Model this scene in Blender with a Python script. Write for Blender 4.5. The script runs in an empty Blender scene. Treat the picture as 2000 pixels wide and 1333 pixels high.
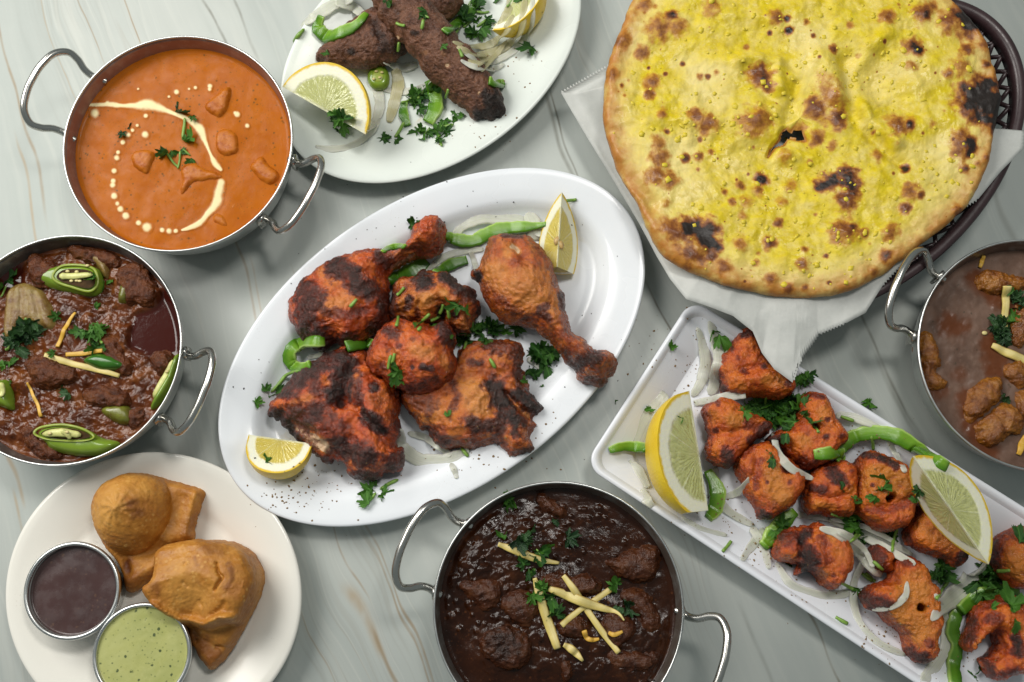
import bpy, math, random
import numpy as np
from mathutils import Vector
from mathutils.bvhtree import BVHTree
R = math.radians
scn = bpy.context.scene
COL = scn.collection

# ---------------------------------------------------------------- camera, world, lamps, exposure
FPX, TH, CH = 2100.0, R(11.75), 0.81          # focal length in photo pixels, tilt from straight down, height (m)
cam = bpy.data.objects.new('camera', bpy.data.cameras.new('camera'))
cam.data.sensor_width = 36.0
cam.data.lens = FPX / 2000 * 36.0
cam.data.clip_start, cam.data.clip_end = 0.02, 20
cam.location = (0, 0, CH)
cam.rotation_euler = (TH, 0, 0)
COL.objects.link(cam)
scn.camera = cam
scn.view_settings.view_transform = 'Standard'
scn.view_settings.look = 'None'
scn.view_settings.exposure = 0.0
scn.view_settings.gamma = 1.0
scn.cycles.use_denoising = True
scn.cycles.max_bounces = 8

world = bpy.data.worlds.new('World')
scn.world = world
world.use_nodes = True
world.node_tree.nodes['Background'].inputs[0].default_value = (0.86, 0.98, 0.97, 1)
world.node_tree.nodes['Background'].inputs[1].default_value = 0.21


def area(name, loc, target, sx, sy, power, col):
    d = bpy.data.lights.new(name, 'AREA')
    d.shape = 'RECTANGLE'
    d.size, d.size_y, d.energy, d.color = sx, sy, power, col
    o = bpy.data.objects.new(name, d)
    o.location = loc
    o.rotation_euler = (Vector(target) - Vector(loc)).to_track_quat('-Z', 'Y').to_euler()
    COL.objects.link(o)
    return o


# a broad window to the upper left, and the room's soft ceiling light
area('window_light', (-1.0, 0.80, 1.10), (0, 0.14, 0), 1.05, 0.85, 26.0, (1.0, 0.97, 0.92))
area('ceiling_light', (0.30, 0.62, 1.45), (0.02, 0.16, 0), .32, 0.22, 8.5, (1.0, 0.97, 0.92))

# ---------------------------------------------------------------- pixel <-> world
_c, _s = math.cos(TH), math.sin(TH)


def P(px, py, z=0.0):
    """point of the photograph (2000 x 1333 px) on the horizontal plane at height z"""
    xc = (np.asarray(px, float) - 1000) / FPX
    yc = (666.5 - np.asarray(py, float)) / FPX
    t = (CH - z) / (_c - yc * _s)
    return np.stack([xc * t, (yc * _c + _s) * t, np.broadcast_to(z, np.shape(xc * t)).astype(float)], -1)


def PX(w):
    """world -> photograph pixels"""
    w = np.asarray(w, float)
    x, y, z = w[..., 0], w[..., 1], w[..., 2] - CH
    yv = y * _c + z * _s
    zv = -y * _s + z * _c
    return np.stack([1000 + FPX * x / -zv, 666.5 - FPX * yv / -zv], -1)


def M(px, z=0.02):
    """length of px photo pixels in metres near the table's middle"""
    return px * (CH - z) / (FPX * _c)


def Z(ox, oy, s, pts):
    return [(ox + p[0] / s, oy + p[1] / s) + tuple(p[2:]) for p in pts]


# ---------------------------------------------------------------- noise
_G = np.random.RandomState(7).normal(size=(256, 3)).astype(np.float32)
_G /= np.linalg.norm(_G, axis=1)[:, None]
_PERM = np.random.RandomState(3).permutation(256).astype(np.int64)


def perlin(p, seed=0):
    p = np.asarray(p, np.float32) + np.float32(seed * 17.31)
    i = np.floor(p).astype(np.int64)
    f = p - i
    u = f * f * f * (f * (f * 6 - 15) + 10)
    out = np.zeros(len(p), np.float32)
    for dx in (0, 1):
        wx = u[:, 0] if dx else 1 - u[:, 0]
        hx = _PERM[(i[:, 0] + dx) & 255]
        for dy in (0, 1):
            wy = wx * (u[:, 1] if dy else 1 - u[:, 1])
            hy = _PERM[(hx + i[:, 1] + dy) & 255]
            for dz in (0, 1):
                w = wy * (u[:, 2] if dz else 1 - u[:, 2])
                g = _G[_PERM[(hy + i[:, 2] + dz) & 255]]
                out += w * (g[:, 0] * (f[:, 0] - dx) + g[:, 1] * (f[:, 1] - dy) + g[:, 2] * (f[:, 2] - dz))
    return out * 1.5


def fbm(p, scale, octv=3, seed=0, rough=0.5, ridged=False):
    p = np.asarray(p, np.float32) * scale
    a, o, n = 1.0, 0, 0
    for k in range(octv):
        v = perlin(p, seed + k * 5)
        if ridged:
            v = 1 - 2 * np.abs(v)
        o = o + a * v
        n += a
        a *= rough
        p = p * 2.03
    return o / n


def sstep(a, b, x):
    t = np.clip((x - a) / (b - a + 1e-12), 0, 1)
    return t * t * (3 - 2 * t)


# ---------------------------------------------------------------- meshes and objects
SOLIDS = []
OFF = {}


def mk(name, v, faces, mat, attrs=None, parent=None, loc=None, smooth=True, solid=False):
    v = np.asarray(v, np.float64)
    if loc is None:
        loc = (v[:, 0].mean(), v[:, 1].mean(), v[:, 2].min())
    loc = np.asarray(loc, float)
    me = bpy.data.meshes.new(name)
    if isinstance(faces, np.ndarray):
        k = faces.shape[1]
        flat, starts = faces.ravel(), np.arange(0, faces.size, k)
    else:
        flat = np.fromiter((i for f in faces for i in f), np.int32)
        starts = np.cumsum([0] + [len(f) for f in faces[:-1]])
    me.vertices.add(len(v))
    if parent is not None:
        loc = np.array(OFF[parent.name])
    me.vertices.foreach_set('co', (v - loc).astype(np.float32).ravel())
    me.loops.add(len(flat))
    me.loops.foreach_set('vertex_index', flat.astype(np.int32))
    me.polygons.add(len(starts))
    me.polygons.foreach_set('loop_start', np.asarray(starts, np.int32))
    if smooth:
        me.polygons.foreach_set('use_smooth', np.ones(len(starts), bool))
    me.update(calc_edges=True)
    me.validate()
    for k_, a in (attrs or {}).items():
        a = np.asarray(a, np.float32)
        at = me.attributes.new(k_, 'FLOAT', 'POINT')
        at.data.foreach_set('value', a)
    for m_ in (mat if isinstance(mat, (list, tuple)) else [mat]):
        me.materials.append(m_)
    o = bpy.data.objects.new(name, me)
    COL.objects.link(o)
    OFF[o.name] = tuple(loc)
    if parent is None:
        o.location = loc
    else:
        o.parent = parent
    if solid:
        fl = faces.tolist() if isinstance(faces, np.ndarray) else faces
        SOLIDS.append((BVHTree.FromPolygons(v.tolist(), fl), v.min(0), v.max(0)))
    return o


def thing(name, label, cat, loc, group=None):
    o = bpy.data.objects.new(name, None)
    o.empty_display_size = 0.01
    COL.objects.link(o)
    o.location = loc
    OFF[o.name] = tuple(loc)
    return tag(o, label, cat, group)


def tag(o, label, cat, group=None):
    o['label'], o['category'] = label, cat
    if group:
        o['group'] = group
    return o


def drop(px, py, lift=0.0):
    """where the line of sight through a photo pixel first meets what has been built"""
    d = Vector(P(px, py, 0.0)) - Vector((0, 0, CH))
    d.normalize()
    o = Vector((0, 0, CH))
    best, bn = None, None
    w = P(px, py, 0.0)
    for b, lo, hi in SOLIDS:
        if w[0] < lo[0] - .03 or w[0] > hi[0] + .03 or w[1] < lo[1] - .03 or w[1] > hi[1] + .03:
            continue
        h, n, i, t = b.ray_cast(o, d)
        if h is not None and (best is None or t < best):
            best, bn, bh = t, n, h
    if best is None:
        return Vector((w[0], w[1], lift)), Vector((0, 0, 1))
    if bn.dot(d) > 0:
        bn = -bn
    return bh - d * lift, bn


def vnormals(v, f):
    n = np.zeros_like(v)
    a, b, c_ = v[f[:, 0]], v[f[:, 1]], v[f[:, 2]]
    if f.shape[1] == 4:
        fn = np.cross(c_ - a, v[f[:, 3]] - b)
    else:
        fn = np.cross(b - a, c_ - a)
    for k in range(f.shape[1]):
        for ax in range(3):
            n[:, ax] += np.bincount(f[:, k], fn[:, ax], len(v))
    return n / (np.linalg.norm(n, axis=1)[:, None] + 1e-12)


def relax(v, f, it=1, lam=0.5):
    k = f.shape[1]
    deg = np.zeros(len(v))
    for j in range(k):
        deg += np.bincount(f[:, j], minlength=len(v)) * 2
    for _ in range(it):
        acc = np.zeros_like(v)
        for j in range(k):
            for nb in (f[:, (j + 1) % k], f[:, (j - 1) % k]):
                for ax in range(3):
                    acc[:, ax] += np.bincount(f[:, j], v[nb, ax], len(v))
        v = v + lam * (acc / np.maximum(deg, 1)[:, None] - v)
    return v


def surface_nets(F, org, h):
    inside = F < 0
    nx, ny, nz = F.shape
    cnt = np.zeros((nx - 1, ny - 1, nz - 1), np.int8)
    for dx in (0, 1):
        for dy in (0, 1):
            for dz in (0, 1):
                cnt += inside[dx:nx - 1 + dx, dy:ny - 1 + dy, dz:nz - 1 + dz]
    act = (cnt > 0) & (cnt < 8)
    idx = np.full(act.shape, -1, np.int64)
    ii = np.argwhere(act)
    idx[act] = np.arange(len(ii))
    acc = np.zeros((len(ii), 3))
    num = np.zeros(len(ii))
    corners = [(a, b, c_) for a in (0, 1) for b in (0, 1) for c_ in (0, 1)]
    vals = {c_: F[ii[:, 0] + c_[0], ii[:, 1] + c_[1], ii[:, 2] + c_[2]] for c_ in corners}
    for a in corners:
        for ax in range(3):
            if a[ax] == 0:
                b = list(a)
                b[ax] = 1
                b = tuple(b)
                fa, fb = vals[a], vals[b]
                m = (fa < 0) != (fb < 0)
                t = np.where(m, fa / np.where(m, fa - fb, 1), 0)
                for k in range(3):
                    acc[:, k] += np.where(m, a[k] + (t if k == ax else 0), 0)
                num += m
    v = np.array(org) + (ii + acc / num[:, None]) * h
    fs = []
    for ax in range(3):
        o1, o2 = (ax + 1) % 3, (ax + 2) % 3
        sl0 = [slice(None)] * 3
        sl1 = [slice(None)] * 3
        sl0[ax], sl1[ax] = slice(0, -1), slice(1, None)
        a, b = inside[tuple(sl0)], inside[tuple(sl1)]
        e = np.argwhere(a != b)
        e = e[(e[:, o1] > 0) & (e[:, o2] > 0) & (e[:, o1] < F.shape[o1] - 1) & (e[:, o2] < F.shape[o2] - 1)]
        s = a[tuple(e.T)]
        q = []
        for d1, d2 in ((-1, -1), (0, -1), (0, 0), (-1, 0)):
            c_ = e.copy()
            c_[:, o1] += d1
            c_[:, o2] += d2
            q.append(idx[tuple(c_.T)])
        q = np.stack(q, 1)
        q[~s] = q[~s][:, ::-1]
        fs.append(q)
    f = np.concatenate(fs)
    f = f[(f >= 0).all(1)]
    return v, f


def catmull(pts, n=6, closed=True):
    p = np.asarray(pts, float)
    k = len(p)
    out = []
    rng = range(k if closed else k - 1)
    for i in rng:
        if closed:
            a, b, c_, d = p[(i - 1) % k], p[i], p[(i + 1) % k], p[(i + 2) % k]
        else:
            a, b, c_, d = p[max(i - 1, 0)], p[i], p[i + 1], p[min(i + 2, k - 1)]
        for t in np.linspace(0, 1, n, endpoint=False):
            out.append(.5 * (2 * b + (c_ - a) * t + (2 * a - 5 * b + 4 * c_ - d) * t * t + (3 * b - a - 3 * c_ + d) * t ** 3))
    if not closed:
        out.append(p[-1])
    return np.array(out)


def seg_dist(q, pts):
    """distance of points q (N,2) to an open polyline"""
    pts = np.asarray(pts, float)[:, :2]
    if len(pts) == 1:
        return np.hypot(q[:, 0] - pts[0, 0], q[:, 1] - pts[0, 1])
    best = np.full(len(q), 1e9)
    for a, b in zip(pts[:-1], pts[1:]):
        d = b - a
        t = np.clip(((q - a) @ d) / (d @ d + 1e-12), 0, 1)
        r = q - a - t[:, None] * d
        best = np.minimum(best, r[:, 0] ** 2 + r[:, 1] ** 2)
    return np.sqrt(best)


def poly_sdf(q, poly):
    """signed distance to a closed polygon, positive inside"""
    poly = np.asarray(poly, float)[:, :2]
    d = seg_dist(q, np.vstack([poly, poly[:1]]))
    ins = np.zeros(len(q), bool)
    x, y = q[:, 0], q[:, 1]
    for a, b in zip(poly, np.roll(poly, -1, 0)):
        c_ = (a[1] > y) != (b[1] > y)
        if c_.any():
            ins ^= c_ & (x < (b[0] - a[0]) * (y - a[1]) / (b[1] - a[1] + 1e-15) + a[0])
    return np.where(ins, d, -d)


def strokes(px, st, soft=0.5, warp=None):
    """largest of the soft strokes [(points, radius_px, value)] at photo pixels px"""
    out = np.zeros(len(px))
    for pts, r, val in st:
        d = seg_dist(px, pts) / r
        if warp is not None:
            d = d + warp
        out = np.maximum(out, val * (1 - sstep(1 - soft, 1 + soft, d)))
    return out


def blur2(a, n):
    for _ in range(n):
        for ax in (0, 1):
            p = np.pad(a, [(1, 1) if k == ax else (0, 0) for k in (0, 1)], mode='edge')
            s0 = [slice(None)] * 2
            s1 = [slice(None)] * 2
            s0[ax], s1[ax] = slice(0, -2), slice(2, None)
            a = .25 * p[tuple(s0)] + .5 * a + .25 * p[tuple(s1)]
    return a


def inflate(name, poly, z0, H, mat, D=None, p=2.0, bot=0.35, vox=0.0009, relief=(), holes=(), disp=(), seed=1,
            char=None, edge_char=0.0, zfun=None, parent=None, jit=0.0, sm=4, zref=0.4, extra=None, spline=True, curl=None):
    """a plump closed body whose outline follows a photographed outline; rests at z0, H thick.
    relief: [(points_px, radius_px, height_m)], holes: [(points_px, radius_px)], disp: [(amp_m, scale_per_m, octaves, ridged)]"""
    ol = catmull(poly, 5) if spline else np.asarray(poly, float)
    zr = z0 + H * zref
    W = P(ol[:, 0], ol[:, 1], zr)[:, :2]
    if jit:
        for s_, a_ in ((210, 1.0), (520, .7)):
            W = W + jit * a_ * np.stack([perlin(np.c_[W * s_, np.full(len(W), seed)], seed), perlin(np.c_[W * s_, np.full(len(W), seed + 9)], seed)], 1)
    lo, hi = W.min(0) - 3 * vox, W.max(0) + 3 * vox
    nx, ny = np.ceil((hi - lo) / vox).astype(int) + 1
    gx, gy = lo[0] + np.arange(nx) * vox, lo[1] + np.arange(ny) * vox
    X, Y = np.meshgrid(gx, gy, indexing='ij')
    q = np.c_[X.ravel(), Y.ravel()]
    d = poly_sdf(q, W)
    if D is None:
        D = d.max() * 0.9
    t = np.clip(d / D, 0, 1)
    prof = ((1 - (1 - t) ** p) ** (1 / p)).reshape(nx, ny)
    prof = blur2(prof, sm)
    prof = np.where(d.reshape(nx, ny) > 0, prof, 0)
    qp = PX(np.c_[q, np.full(len(q), z0 + H * .8)])
    rel = np.zeros(len(q))
    for pts, r, hgt in relief:
        rel += hgt * np.exp(-(seg_dist(qp, pts) / r) ** 2)
    if zfun is not None:
        rel += zfun(qp)
    rel = rel.reshape(nx, ny) * np.clip(prof * 1.6, 0, 1)
    Hb, Ht = H * bot, H * (1 - bot)
    zm = z0 + Hb
    zt = zm + Ht * prof + rel
    zb = zm - Hb * np.minimum(prof * 1.5, 1)
    out = d.reshape(nx, ny) <= 0
    dd = d.reshape(nx, ny)
    zt = np.where(out, zm + dd * 2, zt)
    zb = np.where(out, zm - dd * 2, zb)
    if curl is not None:
        cu = curl(qp).reshape(nx, ny)
        zt, zb = zt + cu, zb + cu
    zlo, zhi = zb[~out].min() - 3 * vox, zt[~out].max() + 3 * vox
    nz = int(math.ceil((zhi - zlo) / vox)) + 1
    gz = zlo + np.arange(nz) * vox
    F = np.maximum(gz[None, None, :] - zt[:, :, None], zb[:, :, None] - gz[None, None, :])
    for pts, r in holes:
        dh = (seg_dist(qp, pts) * M(1) - M(r)).reshape(nx, ny)
        F = np.maximum(F, -dh[:, :, None] * np.ones(nz))
    if extra is not None:
        F = extra(F, X, Y, gz, qp.reshape(nx, ny, 2))
    v, f = surface_nets(F.astype(np.float32), (lo[0], lo[1], zlo), vox)
    v = relax(v, f, 2, 0.5)
    n = vnormals(v, f)
    amp = np.zeros(len(v))
    for dsp in disp:
        a_, sc_, oc_ = dsp[:3]
        rg_ = len(dsp) > 3 and dsp[3]
        amp += a_ * (fbm(v, sc_, oc_, seed + int(sc_), ridged=rg_) - (.42 if rg_ else 0))
    v = v + n * amp[:, None]
    px = PX(v)
    w = fbm(v, 160, 4, seed + 40)
    at = {'char': np.zeros(len(v)), 'tone': np.zeros(len(v))}
    if char:
        at['char'] = strokes(px, [(s[0], s[1] * .9, s[2]) for s in char if s[2] > 0], 0.7, w * 1.2)
        neg = [(s[0], s[1], -s[2]) for s in char if s[2] < 0]
        if neg:
            at['tone'] = strokes(px, neg, 0.6, w * 0.8)
    if edge_char:
        dv = poly_sdf(v[:, :2], W)
        e = 1 - sstep(0, 1, dv / (D * .45) + w * 0.7)
        at['char'] = np.maximum(at['char'], e * edge_char)
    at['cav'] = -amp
    return mk(name, v, f, mat, at, parent, solid=True)


def tube(path, rad, seg=10, cap=True, up=None, flat=1.0, sq=1.0):
    """swept round (or flattened) section along world points; rad scalar or per point; returns verts, faces, v-attr"""
    p = np.asarray(path, float)
    n = len(p)
    rad = np.broadcast_to(np.asarray(rad, float), (n,))
    tan = np.gradient(p, axis=0)
    tan /= np.linalg.norm(tan, axis=1)[:, None] + 1e-12
    ref = np.array(up if up is not None else (0, 0, 1.0))
    vs, va = [], []
    u_prev = None
    for i in range(n):
        if up is None and u_prev is not None:
            s = u_prev - tan[i] * (u_prev @ tan[i])
        else:
            s = np.cross(tan[i], ref)
            if np.linalg.norm(s) < 1e-4:
                s = np.cross(tan[i], (1, 0.3, 0))
        s /= np.linalg.norm(s) + 1e-12
        u_prev = s
        w = np.cross(s, tan[i])
        for k in range(seg):
            a = 2 * math.pi * k / seg
            ca, sa = math.cos(a), math.sin(a)
            if sq != 1.0:
                ca, sa = math.copysign(abs(ca) ** sq, ca), math.copysign(abs(sa) ** sq, sa)
            vs.append(p[i] + rad[i] * (ca * s + flat * sa * w))
            va.append(ca)
    fs = []
    for i in range(n - 1):
        for k in range(seg):
            k2 = (k + 1) % seg
            fs.append((i * seg + k, i * seg + k2, (i + 1) * seg + k2, (i + 1) * seg + k))
    if cap:
        fs.append(tuple(range(seg - 1, -1, -1)))
        fs.append(tuple((n - 1) * seg + k for k in range(seg)))
    return np.array(vs), fs, np.array(va)


def loft(rings, close=True, cap_first=False, cap_last=False):
    """rings: list of (n,3) arrays"""
    n = len(rings[0])
    v = np.vstack(rings)
    fs = []
    for i in range(len(rings) - 1):
        for k in range(n if close else n - 1):
            k2 = (k + 1) % n
            fs.append((i * n + k, i * n + k2, (i + 1) * n + k2, (i + 1) * n + k))
    if cap_first:
        fs.append(tuple(range(n - 1, -1, -1)))
    if cap_last:
        fs.append(tuple((len(rings) - 1) * n + k for k in range(n)))
    return v, fs


# ---------------------------------------------------------------- node helper
class NT:
    def __init__(self, name):
        self.m = bpy.data.materials.new(name)
        self.m.use_nodes = True
        self.t = self.m.node_tree
        self.b = self.t.nodes['Principled BSDF']
        self.tc = self.t.nodes.new('ShaderNodeTexCoord')

    def _in(self, sock, val):
        if val is None:
            return
        if hasattr(val, 'is_output'):
            self.t.links.new(val, sock)
        elif isinstance(val, (tuple, list)):
            sock.default_value = tuple(val) + ((1,) if len(val) == 3 and sock.type == 'RGBA' else ())
        else:
            sock.default_value = val

    def co(self, scale=(1, 1, 1), rot=(0, 0, 0), loc=(0, 0, 0), src='Object'):
        n = self.t.nodes.new('ShaderNodeMapping')
        self._in(n.inputs[0], self.tc.outputs[src])
        n.inputs['Scale'].default_value = scale
        n.inputs['Rotation'].default_value = rot
        n.inputs['Location'].default_value = loc
        return n.outputs[0]

    def noise(self, scale, detail=4, rough=0.55, vec=None, dist=0.0, col=False):
        n = self.t.nodes.new('ShaderNodeTexNoise')
        self._in(n.inputs['Vector'], vec if vec is not None else self.tc.outputs['Object'])
        n.inputs['Scale'].default_value = scale
        n.inputs['Detail'].default_value = detail
        n.inputs['Roughness'].default_value = rough
        n.inputs['Distortion'].default_value = dist
        return n.outputs['Color' if col else 'Fac']

    def vor(self, scale, feature='F1', vec=None, rnd=1.0, out='Distance'):
        n = self.t.nodes.new('ShaderNodeTexVoronoi')
        n.feature = feature
        self._in(n.inputs['Vector'], vec if vec is not None else self.tc.outputs['Object'])
        n.inputs['Scale'].default_value = scale
        n.inputs['Randomness'].default_value = rnd
        return n.outputs[out]

    def attr(self, name):
        n = self.t.nodes.new('ShaderNodeAttribute')
        n.attribute_name = name
        return n.outputs['Fac']

    def math(self, op, a, b=None, c=None, clamp=False):
        n = self.t.nodes.new('ShaderNodeMath')
        n.operation = op
        n.use_clamp = clamp
        for i, x in enumerate((a, b, c)):
            self._in(n.inputs[i], x)
        return n.outputs[0]

    def step(self, x, a, b, lo=0.0, hi=1.0):
        n = self.t.nodes.new('ShaderNodeMapRange')
        n.interpolation_type = 'SMOOTHSTEP'
        self._in(n.inputs[0], x)
        n.inputs[1].default_value, n.inputs[2].default_value = a, b
        n.inputs[3].default_value, n.inputs[4].default_value = lo, hi
        return n.outputs[0]

    def mix(self, f, a, b, mode='MIX'):
        n = self.t.nodes.new('ShaderNodeMix')
        n.data_type = 'RGBA'
        n.blend_type = mode
        self._in(n.inputs[0], f)
        self._in(n.inputs[6], a)
        self._in(n.inputs[7], b)
        return n.outputs[2]

    def ramp(self, f, stops):
        n = self.t.nodes.new('ShaderNodeValToRGB')
        self._in(n.inputs[0], f)
        e = n.color_ramp.elements
        while len(e) < len(stops):
            e.new(0.5)
        for el, (pos, c_) in zip(e, stops):
            el.position = pos
            el.color = tuple(c_) + (1,)
        return n.outputs[0]

    def bump(self, h, strength=0.5, dist=0.001, normal=None):
        n = self.t.nodes.new('ShaderNodeBump')
        n.inputs['Strength'].default_value = strength
        n.inputs['Distance'].default_value = dist
        self._in(n.inputs['Height'], h)
        self._in(n.inputs['Normal'], normal)
        return n.outputs[0]

    def out(self, col=None, rough=None, normal=None, **kw):
        self._in(self.b.inputs['Base Color'], col)
        self._in(self.b.inputs['Roughness'], rough)
        self._in(self.b.inputs['Normal'], normal)
        for k, v in kw.items():
            self._in(self.b.inputs[k.replace('_', ' ')], v)
        return self.m

    def sss(self, w, scale, rad=(1, .5, .3)):
        self.b.inputs['Subsurface Weight'].default_value = w
        self.b.inputs['Subsurface Scale'].default_value = scale
        self.b.inputs['Subsurface Radius'].default_value = rad
# ---------------------------------------------------------------- materials of the table and the dishes
def m_marble():
    n = NT('grey_marble')
    ang = R(-20.8)
    uv = n.co(rot=(0, 0, ang))
    sep = n.t.nodes.new('ShaderNodeSeparateXYZ')
    n._in(sep.inputs[0], uv)
    wl = n.noise(1.0, 2, .45, n.co(scale=(7, 4, 1), rot=(0, 0, ang)))
    wf = n.noise(1.0, 2, .5, n.co(scale=(40, 9, 1), rot=(0, 0, ang)))
    u = n.math('ADD', sep.outputs[0], n.math('MULTIPLY_ADD', wl, 0.06, n.math('MULTIPLY_ADD', wf, 0.005, -0.0325)))
    cmb = n.t.nodes.new('ShaderNodeCombineXYZ')
    n._in(cmb.inputs[0], u)
    n._in(cmb.inputs[1], sep.outputs[1])
    wv = cmb.outputs[0]

    def st(scale, loc, detail=2, rough=.5, dist=0.0):
        mp = n.t.nodes.new('ShaderNodeMapping')
        n._in(mp.inputs[0], wv)
        mp.inputs['Scale'].default_value = scale
        mp.inputs['Location'].default_value = loc
        return n.noise(1.0, detail, rough, mp.outputs[0], dist)
    big = st((11, 1.6, 1), (0, 0, 0), 3, .55)
    col = n.mix(n.step(big, .32, .68), (.43, .465, .44), (.50, .525, .495))
    cloud = st((45, 2.6, 1), (4, 2, 0), 4, .6)
    col = n.mix(n.step(cloud, .47, .72, 0, .45), col, (.58, .595, .55))
    col = n.mix(n.step(cloud, .47, .25, 0, .25), col, (.31, .335, .31))
    # fine streaks in families
    fam = st((9, 2.2, 1), (3.1, 1.7, 0))
    for sc, w, k, c_, lo in (((40, 1.5, 1), .022, .18, (.27, .235, .18), .5), ((75, 2.4, 1), .03, .11, (.28, .26, .225), .47), ((22, 1.1, 1), .010, .24, (.27, .20, .125), .52), ((60, 2.0, 1), .03, .28, (.62, .63, .58), .42)):
        s_ = st(sc, (sc[0], .7, 0))
        line = n.step(n.math('ABSOLUTE', n.math('SUBTRACT', s_, .5)), w, 0)
        col = n.mix(n.math('MULTIPLY', line, n.step(fam, lo, lo + .14, 0, k)), col, c_)
    e = (math.cos(ang), -math.sin(ang))
    patch = n.noise(1.0, 3, .6, n.co(scale=(50, 18, 1), rot=(0, 0, ang)))
    for px, py, half, w, k, c_ in VEINS:
        p = P(px, py)
        u0 = p[0] * math.cos(ang) - p[1] * math.sin(ang)
        v0 = p[0] * math.sin(ang) + p[1] * math.cos(ang)
        line = n.step(n.math('ABSOLUTE', n.math('SUBTRACT', u, u0)), w, 0)
        rng = n.step(n.math('ABSOLUTE', n.math('SUBTRACT', sep.outputs[1], v0)), half, half * .55)
        col = n.mix(n.math('MULTIPLY', n.math('MULTIPLY', line, rng), n.step(patch, .3, .6, k * .35, k)), col, c_)
    r = n.noise(40, 3)
    return n.out(col, n.step(r, .3, .7, .30, .42), n.bump(n.noise(900, 2), .04, .0003), Specular_IOR_Level=.45)


BR, TAN, GRY = (.33, .25, .16), (.42, .33, .22), (.22, .22, .19)
VEINS = [(720, 1210, .035, .006, .75, TAN), (750, 1290, .03, .003, .8, BR), (770, 1120, .10, .0012, .8, BR), (800, 1230, .09, .0014, .75, BR),
         (835, 1300, .06, .0011, .7, BR), (690, 1060, .05, .0012, .6, BR), (1095, 280, .06, .0022, .75, GRY), (1112, 300, .07, .0012, .8, (.17, .16, .13)),
         (30, 200, .12, .0016, .75, BR), (70, 400, .07, .0016, .8, TAN), (265, 30, .04, .0013, .8, BR), (430, 40, .05, .0014, .8, GRY), (470, 30, .05, .0018, .7, GRY),
         (10, 935, .03, .003, .8, TAN), (18, 1030, .03, .0022, .7, TAN), (460, 550, .05, .002, .6, BR), (490, 590, .04, .0016, .5, TAN), (1960, 420, .1, .004, .4, GRY),
         (1300, 640, .05, .0016, .8, (.16, .14, .11)), (1730, 720, .07, .0018, .8, GRY), (1760, 800, .06, .003, .5, GRY), (1635, 1270, .06, .0013, .8, (.2, .16, .1)),
         (100, 100, .09, .001, .6, TAN), (170, 30, .06, .0012, .6, BR), (640, 1290, .05, .001, .5, BR), (600, 620, .05, .0011, .4, BR), (1500, 1290, .05, .003, .35, GRY)]


def m_steel(name, rough=.28, stain=None, amount=.85, col=(.60, .61, .59)):
    n = NT(name)
    g = n.noise(30, 4, .6)
    base = n.mix(n.step(n.noise(55, 5, .7), .55, .75, 0, .35), col, tuple(c_ * .6 for c_ in col))
    rg = n.step(g, .3, .7, rough * .8, rough * 1.3)
    met = 1.0
    if stain:
        a = n.attr('stain')
        k = n.math('MULTIPLY', a, n.step(n.noise(70, 5, .65), .25, .55, amount * .6, amount))
        base = n.mix(k, base, stain)
        met = n.math('SUBTRACT', 1.0, n.math('MULTIPLY', k, .75))
    return n.out(base, rg, n.bump(n.noise(500, 3), .06, .0004), Metallic=met)


def m_glaze(name, col, rough=.2, smear=None):
    n = NT(name)
    c_ = n.mix(n.step(n.noise(12, 4), .35, .7, 0, .35), col, tuple(x * .94 for x in col))
    sp = n.vor(420, vec=None)
    msk = n.math('MULTIPLY', n.step(sp, .16, .05), n.step(n.noise(28, 3), .58, .72))
    c_ = n.mix(n.math('MULTIPLY', msk, .55), c_, (.30, .20, .11))
    if smear:
        s = n.math('MULTIPLY', n.step(n.noise(19, 5, .62, dist=1.4), .57, .72), n.attr('well'))
        c_ = n.mix(n.math('MULTIPLY', s, .5), c_, smear)
    return n.out(c_, n.step(n.noise(20, 3), .3, .7, rough * .8, rough * 1.5), Specular_IOR_Level=.5)


MARBLE = m_marble()
STEEL_WIRE = m_steel('polished_steel_wire', .24, col=(.52, .51, .48))
STEEL_RIM = m_steel('bright_steel_rim', .32, col=(.58, .59, .58))
CUP_STEEL = m_steel('sauce_cup_steel', .18, (.11, .05, .03), .6, col=(.7, .71, .7))
MELAMINE = m_glaze('white_melamine', (.735, .765, .80), .22, (.62, .54, .36))
TRAY_WHITE = m_glaze('tray_white_melamine', (.72, .74, .785), .25, (.60, .42, .24))
STONE_WHITE = m_glaze('offwhite_glaze', (.69, .735, .69), .22, (.55, .40, .22))
CREAM_WHITE = m_glaze('cream_white_glaze', (.77, .75, .685), .16)


# ---------------------------------------------------------------- table top
def table():
    nx, ny = 2, 2
    x, y0, y1 = .75, -.45, .72
    v = np.array([(-x, y0, 0), (x, y0, 0), (x, y1, 0), (-x, y1, 0), (-x, y0, -.03), (x, y0, -.03), (x, y1, -.03), (-x, y1, -.03)])
    f = [(0, 1, 2, 3), (7, 6, 5, 4), (0, 4, 5, 1), (1, 5, 6, 2), (2, 6, 7, 3), (3, 7, 4, 0)]
    o = mk('table_top', v, f, MARBLE, loc=(0, 0, 0), smooth=False)
    o['kind'] = 'structure'


table()


# ---------------------------------------------------------------- round lathe forms
def lathe(prof, cx, cy, n=128):
    a = np.linspace(0, 2 * math.pi, n, endpoint=False)
    rings = [np.c_[cx + r * np.cos(a), cy + r * np.sin(a), np.full(n, z)] for r, z in prof]
    return loft(rings, cap_first=prof[0][0] > 0, cap_last=prof[-1][0] > 0)


PAN_H = .052
PANS = []


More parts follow.
